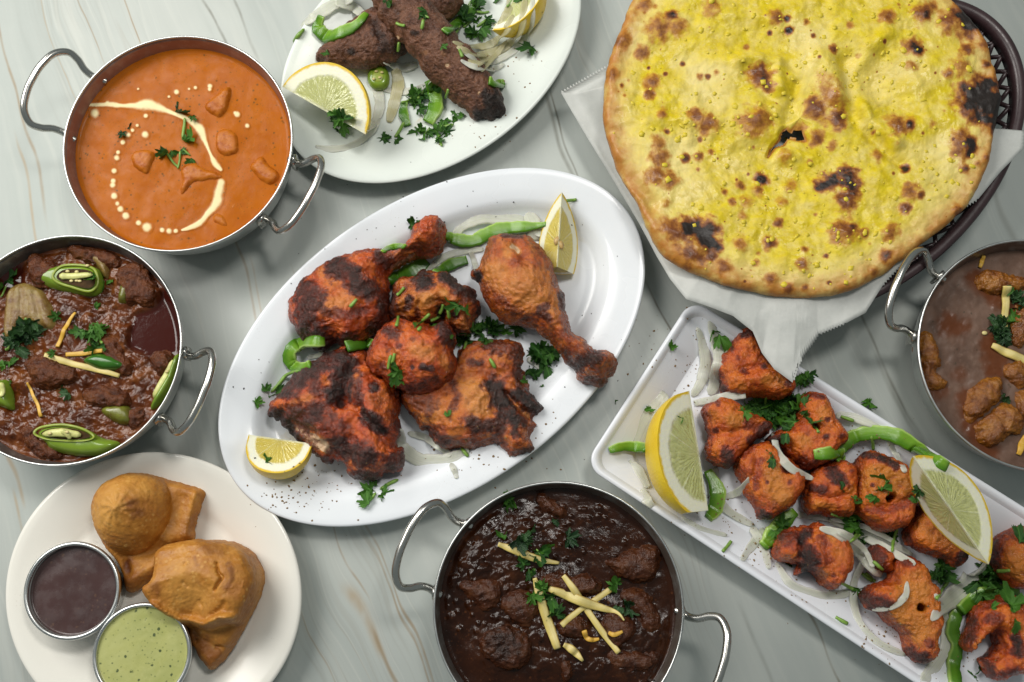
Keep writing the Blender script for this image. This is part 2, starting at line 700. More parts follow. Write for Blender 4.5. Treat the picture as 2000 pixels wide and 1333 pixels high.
def pan(name, cx, cy, apx, handles, label, stain, amount, level):
    c0, c1 = P(cx - apx, cy, PAN_H), P(cx + apx, cy, PAN_H)
    Rr = (c1[0] - c0[0]) / 2
    cen = P(cx, cy, PAN_H)
    # the centre of a circle projects a hair off the middle of its ellipse: close enough here
    x, y = cen[0], cen[1]
    t = thing('balti_pan', label, 'serving pan', (x, y, 0))
    h = PAN_H
    outer = [(.60, 0), (.72, .0008), (.80, .004), (.86, .010), (.905, .018), (.94, .028), (.965, .038), (.985, .047), (.99, h - .0022)]
    inner = [(.981, h - .0022), (.970, .047), (.945, .038), (.92, .0285), (.885, .0190), (.84, .012), (.77, .006), (.60, .0035), (0.02, .003)]
    prof = [(r * Rr, z) for r, z in outer + inner]
    v, f = lathe(prof, x, y, 144)
    rad = np.hypot(v[:, 0] - x, v[:, 1] - y)
    st = np.repeat([0.0] * len(outer) + [1, 1, 1, 1, 1, 1, 1, 1, 1], 144)
    mk('bowl', v, f, m_steel('brushed_steel_' + name, .34, stain, amount, col=(.50, .52, .51)), {'stain': st[:len(v)]}, t, solid=True)
    a = np.linspace(0, 2 * math.pi, 160, endpoint=False)
    ring = []
    for k in range(8):
        q = 2 * math.pi * k / 8
        ring.append(np.c_[x + (Rr * .985 + .00095 * math.cos(q)) * np.cos(a), y + (Rr * .985 + .00095 * math.cos(q)) * np.sin(a), np.full(160, h - .0012 + .0011 * math.sin(q))])
    ring.append(ring[0])
    v, f = loft(ring)
    mk('rim', v, f, STEEL_RIM, None, t)
    for ang in handles:
        ang = R(ang)
        ax, ay = np.array([math.cos(ang), math.sin(ang)]), np.array([-math.sin(ang), math.cos(ang)])
        base = [(.90, .30, -.013), (.955, .295, -.0105), (1.01, .285, -.0085), (1.09, .30, -.005), (1.17, .345, -.001), (1.26, .355, .0035), (1.345, .27, .008), (1.385, .12, .010), (1.39, 0, .0105)]
        base = [(a_ if a_ < 1.01 else 1.01 + (a_ - 1.01) * .81, b_, c_ + max(0, a_ - 1.01) / .38 * .005) for a_, b_, c_ in base]
        pts = base + [(a_, -b_, c_) for a_, b_, c_ in base[-2::-1]]
        pts = catmull(pts, 6, closed=False)
        W = np.c_[np.array([x, y]) + Rr * (pts[:, :1] * ax + pts[:, 1:2] * ay), h + pts[:, 2]]
        v, f, _ = tube(W, .0028, 12)
        hd = mk('handle', v, f, STEEL_WIRE, None, t, solid=True)
        for sg in (1, -1):
            # riveted lug that fixes the wire to the wall
            o_, zc = 1.0, h - .0125
            w2 = []
            for i, (da, dz) in enumerate([(-.052, -.008), (.052, -.008), (.06, .002), (.03, .0075), (-.03, .0075), (-.06, .002)]):
                for r_ in (.985, 1.012):
                    q = ang + sg * .305 + da
                    w2.append((x + Rr * r_ * math.cos(q), y + Rr * r_ * math.sin(q), zc + dz))
            w2 = np.array(w2)
            n = 6
            f2 = [tuple(range(0, 12, 2))[::-1], tuple(range(1, 12, 2))] + [(2 * i, 2 * ((i + 1) % n), 2 * ((i + 1) % n) + 1, 2 * i + 1) for i in range(n)]
            mk('lug', w2, f2, STEEL_WIRE, None, hd, smooth=False)
    PANS.append((x, y, Rr, t))
    return x, y, Rr


PAN1 = pan('a', 347, 276, 226, (157.5, -25), 'steel two handled pan of orange curry beside the kebab plate', (.22, .055, .012), .8, .040)
PAN2 = pan('b', 124, 680, 232, (-18.5, 161), 'steel two handled pan of chunky brown masala cut by the left edge', (.05, .025, .014), .9, .041)
PAN3 = pan('c', 1091, 1187, 247, (156, -20), 'steel two handled pan of dark brown meat stew at the bottom edge', (.05, .024, .010), .9, .040)
PAN4 = pan('d', 2026, 690, 234, (153, -27), 'steel two handled pan of greyish brown curry cut by the right edge', (.075, .03, .012), .9, .038)


# ---------------------------------------------------------------- plates
def ellipse_world(cx, cy, a, b, phi, z):
    t = np.linspace(0, 2 * math.pi, 180, endpoint=False)
    ph = R(phi)
    ex = a * np.cos(t)
    ey = b * np.sin(t)
    px = cx + ex * math.cos(ph) - ey * math.sin(ph)
    py = cy - (ex * math.sin(ph) + ey * math.cos(ph))
    w = P(px, py, z)[:, :2]
    c_ = w.mean(0)
    cv = np.cov((w - c_).T)
    ev, evec = np.linalg.eigh(cv)
    A, B = math.sqrt(2 * ev[1]), math.sqrt(2 * ev[0])
    return c_, A, B, math.atan2(evec[1, 1], evec[0, 1])


def oval_plate(name, cx, cy, a, b, phi, prof, mat, label, cat='plate'):
    """prof: (inset from the rim in m, z); last entries run to the middle"""
    ztop = max(z for _, z in prof)
    c_, A, B, ph = ellipse_world(cx, cy, a, b, phi, ztop)
    t = np.linspace(0, 2 * math.pi, 200, endpoint=False)
    rings, well = [], []
    for d, z in prof:
        if d == 'c':
            k = .02
            ea, eb = A * k, B * k
        else:
            ea, eb = A - d, B - d
        x, y = ea * np.cos(t), eb * np.sin(t)
        rings.append(np.c_[c_[0] + x * math.cos(ph) - y * math.sin(ph), c_[1] + x * math.sin(ph) + y * math.cos(ph), np.full(len(t), z)])
    v, f = loft(rings, cap_first=True, cap_last=True)
    wl = np.repeat([1.0 if (i > len(prof) - 4) else 0.0 for i in range(len(prof))], len(t))
    o = mk(name, v, f, mat, {'well': wl}, loc=(c_[0], c_[1], 0), solid=True)
    tag(o, label, cat)
    return o


U = M(1)
PLAT = [(.075, .0), (.055, .0), (.045, .004), (.02, .0125), (.004, .0185), (.0006, .0205), (0, .0215), (.0006, .0225), (.0022, .0228), (.006, .0222), (.016, .0205), (.024, .0188), (.0275, .0172),
        (.031, .0135), (.036, .0085), (.040, .0066), (.046, .0060), ('c', .0060)]
oval_plate('oval_platter', 846, 672, 465, 282, 34.1, PLAT, MELAMINE, 'large white oval platter holding tandoori chicken legs and thighs', 'platter')
PLK = [(.07, .0), (.055, .0), (.045, .004), (.02, .0115), (.004, .0175), (.0006, .0195), (0, .0205), (.0006, .0213), (.0025, .0216), (.008, .0205), (.018, .0175), (.030, .0125),
       (.040, .0088), (.050, .0068), (.060, .0062), ('c', .006)]
oval_plate('oval_plate', 842, 95, 326, 217, 35.2, PLK, STONE_WHITE, 'off-white oval plate of dark seekh kebabs cut by the top edge')
PLS = [(.06, .0), (.045, .0), (.036, .003), (.02, .0095), (.004, .0165), (.0006, .0185), (0, .0195), (.0006, .0207), (.0028, .0211), (.008, .0200), (.020, .0160), (.030, .0118),
       (.0345, .0092), (.0375, .0076), (.041, .0070), ('c', .007)]
oval_plate('round_plate', 299, 1161, 281, 289, 90, PLS, CREAM_WHITE, 'cream white round plate holding two samosas and two sauce cups')


def tray():
    # corner points of the outer rim in the photograph, extended past the lower right edge
    zt = .024
    c = np.array([P(1140, 909, zt)[:2], P(1352, 583, zt)[:2]])
    d_short = c[1] - c[0]
    e1 = np.array(P(1165, 932, zt)[:2])
    e2 = np.array(P(1762, 1325, zt)[:2])
    d_long = (e2 - e1) / np.linalg.norm(e2 - e1)
    ws = np.linalg.norm(d_short)
    nrm = np.array([-d_long[1], d_long[0]])
    if nrm @ d_short < 0:
        nrm = -nrm
    L = .42
    r0 = .014
    prof = [(.055, 0), (.036, 0), (.030, .004), (.012, .018), (.003, .022), (0, .0232), (.0004, .0242), (.0018, .0247), (.0036, .0243), (.0055, .0225), (.008, .0185), (.0125, .0115), (.0165, .0074), (.021, .0062), (.03, .006), (.055, .006)]
    rings = []
    k = 14
    for dlt, z in prof:
        hl, hw = L / 2 - dlt, ws / 2 - dlt
        r = max(r0 - dlt * .55, .005)
        pts = []
        for sx, sy, a0 in ((1, 1, 0), (-1, 1, 90), (-1, -1, 180), (1, -1, 270)):
            for q in np.linspace(a0, a0 + 90, k):
                pts.append((sx * (hl - r) + r * math.cos(R(q)), sy * (hw - r) + r * math.sin(R(q))))
        pts = np.array(pts)
        cen = c[0] + d_long * L / 2 + nrm * ws / 2
        w = cen + pts[:, :1] * d_long + pts[:, 1:2] * nrm
        rings.append(np.c_[w, np.full(len(w), z)])
    v, f = loft(rings, cap_first=True, cap_last=True)
    o = mk('serving_tray', v, f, TRAY_WHITE, {'well': np.repeat([.6 if i >= len(prof) - 3 else 0.0 for i in range(len(prof))], 4 * k)}, loc=(cen[0], cen[1], 0), solid=True)
    tag(o, 'long white rectangular tray holding orange chicken tikka cubes', 'tray')


tray()


# ---------------------------------------------------------------- steel sauce cups on the samosa plate
def cup(cx, cy, r, h, label):
    zb = .0074
    z = zb + h
    c0, c1 = P(cx - r, cy, z), P(cx + r, cy, z)
    Rr = (c1[0] - c0[0]) / 2
    x, y = P(cx, cy, z)[:2]
    t = thing('sauce_cup', label, 'cup', (x, y, zb))
    outer = [(.78, zb), (.84, zb + .001), (.93, zb + h * .6), (.965, z - .0035)]
    inner = [(.945, z - .0035), (.90, zb + h * .6), (.80, zb + .003), (.02, zb + .002)]
    v, f = lathe([(a * Rr, b) for a, b in outer + inner], x, y, 96)
    mk('cup_body', v, f, CUP_STEEL, {'stain': np.repeat([0] * 4 + [1] * 4, 96)[:len(v)]}, t, solid=True)
    a = np.linspace(0, 2 * math.pi, 96, endpoint=False)
    rg = []
    for k in range(8):
        q = 2 * math.pi * k / 8
        rr = Rr * .968 + .0017 * math.cos(q)
        rg.append(np.c_[x + rr * np.cos(a), y + rr * np.sin(a), np.full(96, z - .0022 + .0022 * math.sin(q))])
    rg.append(rg[0])
    v, f = loft(rg)
    mk('rolled_rim', v, f, STEEL_RIM, None, t, solid=True)
    return x, y, Rr, z


CUP1 = cup(139, 1154, 93, .030, 'small steel cup of purple brown tamarind sauce')
CUP2 = cup(276, 1277, 95.5, .030, 'small steel cup of pale green herb sauce')
# ---------------------------------------------------------------- curries in the pans and sauces in the cups
def gravy_disc(name, x, y, rad, z, mat, hfun, attrs, label, nr=120, na=360, hole=None, meniscus=.0015):
    rr = np.sqrt(np.linspace(0.0, 1, nr)) * .999 + .001
    a = np.linspace(0, 2 * math.pi, na, endpoint=False)
    g = np.stack([(x + rad * rr[:, None] * np.cos(a)).ravel(), (y + rad * rr[:, None] * np.sin(a)).ravel(), np.full(nr * na, z)], 1)
    px = PX(g)
    edge = np.repeat(rr, na)
    h = hfun(g, px) * (1 - sstep(.93, 1, edge)) + meniscus * np.clip((edge - .955) / .045, 0, 1) ** 2
    g[:, 2] += h
    i, k = np.meshgrid(np.arange(nr - 1), np.arange(na), indexing='ij')
    k2 = (k + 1) % na
    f = np.stack([i * na + k, (i + 1) * na + k, (i + 1) * na + k2, i * na + k2], -1).reshape(-1, 4)
    at = {n_: fn(g, px) for n_, fn in attrs.items()}
    # a closed body: a skirt and a floor under the liquid
    low = np.c_[x + rad * .93 * np.cos(a), y + rad * .93 * np.sin(a), np.full(na, z - .012)]
    base = (nr - 1) * na
    n0 = len(g)
    fs = np.stack([base + np.arange(na), n0 + np.arange(na), n0 + (np.arange(na) + 1) % na, base + (np.arange(na) + 1) % na], -1)
    g = np.vstack([g, low])
    at = {n_: np.r_[v_, np.zeros(na)] for n_, v_ in at.items()}
    o = mk(name, g, np.vstack([f, fs]), mat, at, loc=(x, y, z - .012), solid=True)
    tag(o, label, 'curry')
    return o, g, f, at


def level_radius(Rr, z):
    return Rr * np.interp(z, [.012, .019, .0285, .038, .047, .05], [.84, .885, .92, .945, .968, .975]) + .0003


def m_gravy(name, base, dark, light, rough=.22, bump=.35, oil=None, speck=(.05, .02, .008), speck_amt=.7, scale=1.0, cream=None, spec=.5, fleck=(.50, .56), coat=0.0):
    n = NT(name)
    a = n.noise(55 * scale, 5, .6)
    c_ = n.mix(n.step(a, .35, .7), base, dark)
    b = n.noise(180 * scale, 4, .6)
    c_ = n.mix(n.step(b, .55, .75, 0, .6), c_, light)
    c_ = n.mix(n.attr('lump'), c_, light)
    v = n.vor(190 * scale)
    sp = n.math('MULTIPLY', n.step(n.math('ADD', v, n.math('MULTIPLY_ADD', n.noise(500 * scale, 2), .3, -.15)), .20, .12), n.step(n.noise(95 * scale, 3), *fleck))
    c_ = n.mix(n.math('MULTIPLY', sp, speck_amt), c_, speck)
    sp2 = n.math('MULTIPLY', n.step(n.math('ADD', n.vor(430 * scale), n.math('MULTIPLY_ADD', n.noise(900 * scale, 2), .4, -.2)), .24, .14), n.step(n.noise(70 * scale, 3), fleck[0] - .02, fleck[1] + .04))
    c_ = n.mix(n.math('MULTIPLY', sp2, speck_amt * .6), c_, tuple(x * 1.5 for x in speck))
    r = n.step(n.noise(120 * scale, 4), .3, .7, rough * .7, rough * 1.7)
    if oil:
        o = n.attr('oil')
        c_ = n.mix(o, c_, oil)
        r = n.mix(o, r, (.08, .08, .08))
    if cream:
        k = n.attr('cream')
        k2 = n.step(n.math('ADD', k, n.math('MULTIPLY_ADD', n.noise(260, 3), .5, -.25)), .04, .95)
        c_ = n.mix(k2, c_, cream)
    hgt = n.math('ADD', n.noise(210 * scale, 5, .65), n.math('MULTIPLY', n.noise(700 * scale, 3), .35))
    if oil:
        hgt = n.math('MULTIPLY', hgt, n.math('MULTIPLY_ADD', n.attr('oil'), -.85, 1.0))
    nm = n.bump(hgt, bump, .0016)
    return n.out(c_, r, nm, Specular_IOR_Level=spec, Coat_Weight=coat, Coat_Roughness=.09, Coat_Normal=nm)


# pan 1: smooth orange curry with a swirl of cream
z1 = [(440, 548, 9), (500, 548, 13), (570, 545, 20), (640, 552, 19), (700, 550, 28), (770, 546, 46), (835, 565, 34), (900, 590, 18), (960, 615, 20), (1010, 645, 26), (1045, 680, 34), (1070, 740, 17), (1095, 800, 10), (1122, 855, 26), (1150, 885, 14)]
z2 = [(1150, 950, 32), (1128, 1050, 38), (1085, 1110, 23), (1040, 1160, 27), (980, 1190, 16), (950, 1200, 9)]
dots = [(845, 1200, 16), (880, 1202, 18), (915, 1204, 14), (765, 1185, 28), (722, 1162, 17), (655, 1125, 22), (628, 1090, 20), (612, 1062, 14), (595, 1022, 20), (588, 965, 19), (590, 945, 17), (595, 890, 17), (608, 824, 18), (615, 795, 12), (640, 742, 15), (668, 705, 18), (690, 680, 12), (757, 703, 22), (715, 655, 9), (495, 592, 28), (560, 540, 16), (920, 480, 17), (1018, 458, 12), (985, 465, 9), (1093, 450, 15), (1092, 466, 12), (880, 505, 9), (1235, 597, 18), (1225, 590, 11), (1288, 657, 14), (720, 465, 8), (760, 605, 14)]


def cream_mask(px):
    q = px * 2.666
    out = np.zeros(len(q))
    wob = fbm(np.c_[q * .012, np.zeros(len(q))], 1.0, 2, 3) * .35
    for line in (z1, z2):
        l = catmull(line, 4, closed=False)
        for (a, b) in zip(l[:-1], l[1:]):
            d = b[:2] - a[:2]
            t = np.clip(((q - a[:2]) @ d) / (d @ d), 0, 1)
            r = (a[2] + (b[2] - a[2]) * t) * .52
            dd = np.hypot(*(q - a[:2] - t[:, None] * d).T) / r
            out = np.maximum(out, 1 - sstep(.25, 1.75, dd + wob * 1.4))
    for x_, y_, r in dots:
        dd = np.hypot(q[:, 0] - x_, q[:, 1] - y_) / (r * .72)
        out = np.maximum(out, 1 - sstep(.2, 1.7, dd + wob * 1.3))
    return out


G1 = .0365
OR = m_gravy('orange_gravy', (.41, .108, .0012), (.36, .088, .001), (.45, .128, .003), .42, .10, None, (.085, .045, .006), .75, 1.0, (.80, .68, .38), .12, fleck=(.44, .50), coat=.05)
x, y, Rr = PAN1
bumps1 = [((1130, 540), 60, .002), ((1180, 735), 70, .003), ((735, 835), 70, .002), ((1040, 920), 110, .002), ((1370, 890), 80, .002), ((1150, 1150), 70, .002), ((1210, 1060), 60, .0015)]


def h1(g, px):
    q = px * 2.666
    h = .0006 * fbm(g, 45, 3, 4)
    for (bx, by), r, a in bumps1:
        h = h + a * .6 * np.exp(-((q[:, 0] - bx) ** 2 + (q[:, 1] - by) ** 2) / (r * r))
    return h + .0003 * cream_mask(px)


curry1, g1, f1, at1 = gravy_disc('orange_curry', x, y, level_radius(Rr, G1), G1, OR, h1,
                                 {'cream': lambda g, px: np.zeros(len(px)), 'lump': lambda g, px: np.zeros(len(px))},
                                 'smooth orange curry with a swirl of white cream on top', 200, 460)
cm = cream_mask(PX(g1))
fm = (cm[f1] > .02).any(1)
fu, inv = np.unique(f1[fm].ravel(), return_inverse=True)
v_ = g1[fu] + np.array([0, 0, .00025])
crm = mk('cream_swirl', v_, inv.reshape(-1, 4), OR, {'cream': cm[fu], 'lump': np.zeros(len(fu))}, curry1, solid=True)
crm['kind'] = 'stuff'

# pan 2: thick brown masala with a pool of dark oil
G2 = .0355
MB = m_gravy('brown_masala', (.115, .028, .005), (.055, .012, .003), (.18, .056, .012), .16, .32, (.042, .0065, .004), (.012, .006, .004), .5, 1.0, spec=.32, coat=.16)
x, y, Rr = PAN2
pool2 = [(300, 625), (330, 640), (335, 600), (300, 650), (270, 640), (262, 660), (300, 668)]


def pool_mask(px):
    d = poly_sdf(px, catmull([(255, 640), (262, 612), (300, 598), (322, 570), (345, 590), (358, 640), (352, 690), (322, 698), (285, 692), (255, 672)], 5))
    w = 10 * fbm(np.c_[px * .02, np.zeros(len(px))], 1.0, 3, 5)
    a = sstep(-8, 7, d + w)
    d2 = np.hypot(px[:, 0] - 10, px[:, 1] - 535) / 42
    a = np.maximum(a, 1 - sstep(.7, 1.2, d2 + w * .02))
    d3 = np.hypot(px[:, 0] - 265, px[:, 1] - 482) / 30
    return np.maximum(a, .8 * (1 - sstep(.6, 1.2, d3 + w * .03)))


def h2(g, px):
    pm = pool_mask(px)
    h = .0056 * fbm(g, 50, 3, 2) + .0030 * fbm(g, 125, 4, 8) + .0012
    return h * (1 - pm) - .0012 * pm


gravy_disc('brown_masala', x, y, level_radius(Rr, G2), G2, MB, h2,
           {'oil': lambda g, px: pool_mask(px), 'lump': lambda g, px: .75 * sstep(.0, .35, fbm(g, 75, 3, 15))},
           'thick brown masala with a dark oil pool at its right side', 170, 420)

# pan 3: dark stew
G3 = .0375
DS = m_gravy('dark_stew_gravy', (.026, .0068, .0018), (.013, .0035, .0012), (.060, .018, .005), .17, .22, None, (.085, .028, .008), .5, 1.0, spec=.24, coat=.12)
x, y, Rr = PAN3
mound3 = [([(960, 1120), (1000, 1170), (1060, 1180)], 70, .0045), ([(1060, 1240), (1150, 1250), (1230, 1270)], 75, .005), ([(985, 1260)], 55, .004), ([(940, 1080), (1010, 1070)], 60, .002)]


def h3(g, px):
    m = strokes(px, [(a, r, 1) for a, r, hh in mound3], .6)
    h = .0022 * fbm(g, 60, 3, 2) * (.35 + m) + .0018 * fbm(g, 130, 3, 8) * (.22 + m)
    bub = strokes(px, [([(b[0], b[1])], b[2], 1) for b in BUB3], .8)
    return h + .004 * m + .0012 * bub


rs = np.random.RandomState(12)
BUB3 = [(870 + rs.rand() * 160, 1085 + rs.rand() * 150, 3 + 5 * rs.rand()) for _ in range(60)] + [(1000 + rs.rand() * 220, 980 + rs.rand() * 120, 2 + 4 * rs.rand()) for _ in range(45)]
gravy_disc('dark_stew', x, y, level_radius(Rr, G3), G3, DS, h3, {'lump': lambda g, px: .5 * sstep(.0, .4, fbm(g, 65, 3, 15)) * strokes(px, [(a, r, 1) for a, r, hh in mound3], .6)},
           'very dark brown stew gravy under ginger strips', 180, 440)

# pan 4: pale brown curry
G4 = .035
PB = m_gravy('greyish_brown_gravy', (.140, .082, .058), (.095, .054, .038), (.185, .115, .085), .44, .12, (.11, .028, .006), (.05, .04, .025), .6, 1.0, spec=.2, coat=0.0, fleck=(.46, .52))
x, y, Rr = PAN4
oil4 = [([(1905, 545), (1960, 590), (2000, 600)], 18, .8), ([(1850, 635), (1870, 640)], 22, .75), ([(1935, 670), (1945, 720)], 22, .8), ([(1888, 780), (1895, 830), (1930, 880)], 20, .8), ([(1840, 760), (1810, 780)], 16, .6), ([(1870, 735)], 16, .5)]
gravy_disc('greyish_brown_curry', x, y, level_radius(Rr, G4), G4, PB, lambda g, px: .0016 * fbm(g, 50, 3, 2) + .0004 * fbm(g, 190, 3, 8),
           {'oil': lambda g, px: strokes(px, oil4, .7, fbm(g, 120, 3, 6) * .9), 'lump': lambda g, px: .6 * sstep(.05, .4, fbm(g, 60, 3, 15))},
           'greyish brown curry with orange oily patches round its meat', 150, 400)


# sauces
def sauce(name, cupd, drop_, mat, label, hf):
    x, y, Rr, z = cupd
    zz = z - drop_
    o, *_ = gravy_disc(name, x, y, Rr * (.945 - drop_ * 4), zz, mat, hf, {'lump': lambda g, px: np.zeros(len(px))}, label, 60, 160, meniscus=.0008)
    o['category'] = 'sauce'


TAM = m_gravy('tamarind_sauce', (.060, .030, .028), (.048, .024, .023), (.072, .037, .034), .22, .05, None, (.35, .2, .1), .12, .7, spec=.6)
sauce('tamarind_sauce', CUP1, .0062, TAM, 'glossy purple brown tamarind sauce filling the left steel cup', lambda g, px: .0004 * fbm(g, 60, 2, 3))
MINT = m_gravy('green_herb_sauce', (.40, .41, .145), (.33, .35, .11), (.45, .45, .18), .35, .08, None, (.05, .075, .02), .95, .8, fleck=(.36, .44))
sauce('green_herb_sauce', CUP2, .0026, MINT, 'pale green herb sauce with dark flecks filling the right steel cup', lambda g, px: .0004 * fbm(g, 70, 3, 3))
# ---------------------------------------------------------------- grilled meats
def m_grill(name, light, mid, deep, char=(.015, .010, .008), pale=(.60, .27, .085), rough=.30, cover=.5, bump=.75, spec=.45, s=1.0, speck=.6, coat=.46):
    n = NT(name)
    a = n.noise(75 * s, 5, .62, dist=.6)
    c_ = n.ramp(a, [(.28, deep), (.44, mid), (.62, light), (.75, mid)])
    b = n.noise(230 * s, 5, .65)
    c_ = n.mix(n.step(b, .50, .72, 0, .75), c_, deep)
    c_ = n.mix(n.step(n.noise(420 * s, 3, .6), .60, .75, 0, .4), c_, light)
    c_ = n.mix(n.math('MULTIPLY', n.attr('tone'), n.step(n.noise(110 * s, 4), .25, .55, .45, 1)), c_, pale)
    c_ = n.mix(n.step(n.attr('tone'), 1.0, 1.12), c_, n.mix(n.noise(160, 4), (.50, .25, .10), (.74, .58, .40)))
    sp = n.math('MULTIPLY', n.step(n.vor(520 * s), .22, .10), n.step(n.noise(140 * s, 2), .50, .60))
    c_ = n.mix(n.math('MULTIPLY', sp, speck), c_, tuple(x * .35 for x in deep))
    ch = n.attr('char')
    nz = n.math('ADD', n.math('MULTIPLY_ADD', n.noise(120 * s, 6, .72), 1.2, -.6), n.math('MULTIPLY_ADD', n.noise(480 * s, 4, .7), .7, -.35))
    on = n.step(ch, .02, .30)
    k = n.math('MULTIPLY', n.math('ADD', ch, nz), on)
    rim = n.step(k, -.05, .50)
    half = n.step(k, .22, .85)
    full = n.step(k, .55, 1.45)
    c_ = n.mix(n.math('MULTIPLY', n.math('MULTIPLY', rim, on), .75), c_, deep)
    c_ = n.mix(n.math('MULTIPLY', half, .85), c_, tuple(x * .38 for x in deep))
    c_ = n.mix(full, c_, char)
    # darker colour in the pits of the crust
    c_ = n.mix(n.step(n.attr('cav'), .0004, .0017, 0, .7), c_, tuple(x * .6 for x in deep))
    r = n.mix(full, n.step(n.noise(160 * s, 4), .3, .7, rough * .55, rough * 1.5), n.mix(n.step(n.noise(300 * s, 3), .4, .65), (.62, .62, .62), (.30, .30, .30)))
    fib = n.noise(1.0, 4, .65, n.co(scale=(260 * s, 700 * s, 500 * s), rot=(0, 0, .6)))
    h = n.math('ADD', n.math('MULTIPLY', n.noise(330 * s, 6, .75), 1.0), n.math('MULTIPLY', n.noise(1100 * s, 3, .6), n.math('MULTIPLY_ADD', full, .7, .35)))
    h = n.math('ADD', h, n.math('MULTIPLY', fib, .6))
    nm = n.bump(h, bump, .0016)
    return n.out(c_, r, nm, Specular_IOR_Level=spec, Coat_Weight=n.math('MULTIPLY_ADD', full, -.55 * coat, coat), Coat_Roughness=.10, Coat_Normal=nm)


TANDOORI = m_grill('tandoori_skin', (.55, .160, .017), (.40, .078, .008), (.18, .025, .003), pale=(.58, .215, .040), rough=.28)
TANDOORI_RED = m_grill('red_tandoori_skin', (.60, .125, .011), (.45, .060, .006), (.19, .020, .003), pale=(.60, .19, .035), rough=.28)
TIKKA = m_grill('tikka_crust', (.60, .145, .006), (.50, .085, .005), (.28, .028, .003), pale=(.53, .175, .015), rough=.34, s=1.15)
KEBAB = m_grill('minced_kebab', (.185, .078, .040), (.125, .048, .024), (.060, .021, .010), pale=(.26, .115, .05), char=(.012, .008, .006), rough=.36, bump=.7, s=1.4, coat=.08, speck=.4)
STEW = m_grill('stewed_meat', (.088, .029, .010), (.060, .017, .006), (.028, .008, .003), pale=(.13, .055, .025), char=(.010, .008, .006), rough=.15, bump=.6, spec=.3, coat=.12)
CURRYM = m_grill('curried_meat', (.33, .125, .010), (.23, .072, .006), (.11, .026, .003), pale=(.42, .20, .05), rough=.2, bump=.7, spec=.45)
MASALAM = m_grill('masala_meat', (.15, .045, .011), (.10, .026, .007), (.045, .010, .003), pale=(.26, .11, .045), rough=.2, bump=.8, spec=.3, coat=.12)
CHUNKO = m_grill('orange_coated_chicken', (.47, .150, .014), (.42, .115, .006), (.28, .055, .003), pale=(.56, .22, .045), rough=.3, bump=.3, spec=.25, coat=.05, speck=.3)
PZ = .0062
SKIN = [(.0026, 50, 3), (.0022, 100, 4, True), (.0011, 300, 4), (.0006, 800, 2)]


def piece(name, label, cat, *a, group=None, **k):
    k.setdefault('jit', {'chicken': .0013, 'meat': .0014}.get(cat, 0))
    return tag(inflate(name, *a, **k), label, cat, group)


# --- the drumsticks
z5 = lambda p: Z(420, 310, 3.252, p)
z6 = lambda p: Z(800, 310, 3.252, p)
z8 = lambda p: Z(760, 600, 3.252, p)
z7 = lambda p: Z(420, 650, 3.508, p)
zm = lambda p: Z(740, 520, 7.404, p)
DR1 = z5([(480, 930), (500, 880), (545, 800), (600, 745), (690, 675), (760, 645), (840, 610), (920, 590), (1010, 580), (1080, 580), (1118, 602), (1180, 572), (1230, 530), (1265, 450), (1320, 395), (1390, 372), (1445, 400), (1468, 470), (1455, 540), (1420, 590), (1350, 620), (1290, 625), (1200, 662), (1120, 710), (1100, 760), (1105, 850), (1110, 960), (1100, 1040), (1060, 1080), (990, 1110), (940, 1150), (880, 1192), (820, 1200), (780, 1170), (740, 1170), (700, 1215), (650, 1220), (610, 1180), (590, 1150), (530, 1140), (515, 1090), (480, 1020)])
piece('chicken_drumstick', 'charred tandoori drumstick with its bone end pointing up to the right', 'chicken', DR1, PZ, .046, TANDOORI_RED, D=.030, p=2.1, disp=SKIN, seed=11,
      relief=z5([]) or [(z5([(640, 760), (800, 880), (930, 960)]), 22, -.004), (z5([(760, 760), (840, 830)]), 14, -.004), (z5([(1370, 480), (1240, 580)]), 30, .006)],
      char=[(z5([(560, 830), (600, 900), (580, 1020), (560, 1120)]), 26, 1), (z5([(620, 830), (680, 880)]), 14, .8), (z5([(760, 690), (850, 720), (900, 790), (980, 840)]), 24, 1.1),
            (z5([(860, 700), (920, 760)]), 16, 1.0), (z5([(1040, 620), (1090, 660)]), 16, .9), (z5([(1080, 880), (1060, 1000), (1000, 1080)]), 16, .95), (z5([(650, 1100), (690, 1180), (630, 1190)]), 20, 1.1),
            (z5([(800, 1160), (880, 1160)]), 18, 1), (z5([(700, 970), (860, 990), (960, 960)]), 12, .55), (z5([(1430, 400), (1440, 520)]), 10, .5),
            (z5([(700, 930), (780, 900), (850, 880)]), 20, -1), (z5([(690, 720), (760, 770)]), 15, -.8), (z5([(1120, 690), (1200, 650), (1260, 610)]), 5, -1.25), (z5([(1130, 630), (1230, 590)]), 10, -.9)], edge_char=.35)
DR2 = z6([(515, 505), (560, 488), (620, 490), (680, 500), (740, 490), (800, 540), (850, 600), (890, 650), (920, 710), (935, 780), (945, 830), (975, 850), (990, 920), (985, 965), (1000, 1000), (1018, 1070)]) + \
    z8([(1140, 95), (1165, 165), (1240, 215), (1310, 280), (1395, 288), (1438, 340), (1435, 400), (1400, 440), (1370, 490), (1345, 505), (1300, 490), (1250, 485), (1205, 460), (1185, 400), (1140, 350), (1090, 290), (1040, 230), (990, 185), (930, 140)]) + \
    z6([(790, 1080), (720, 1060), (650, 1050), (580, 1020), (530, 970), (490, 910), (460, 850), (440, 780), (402, 752), (400, 715), (440, 690), (470, 620), (490, 560)])
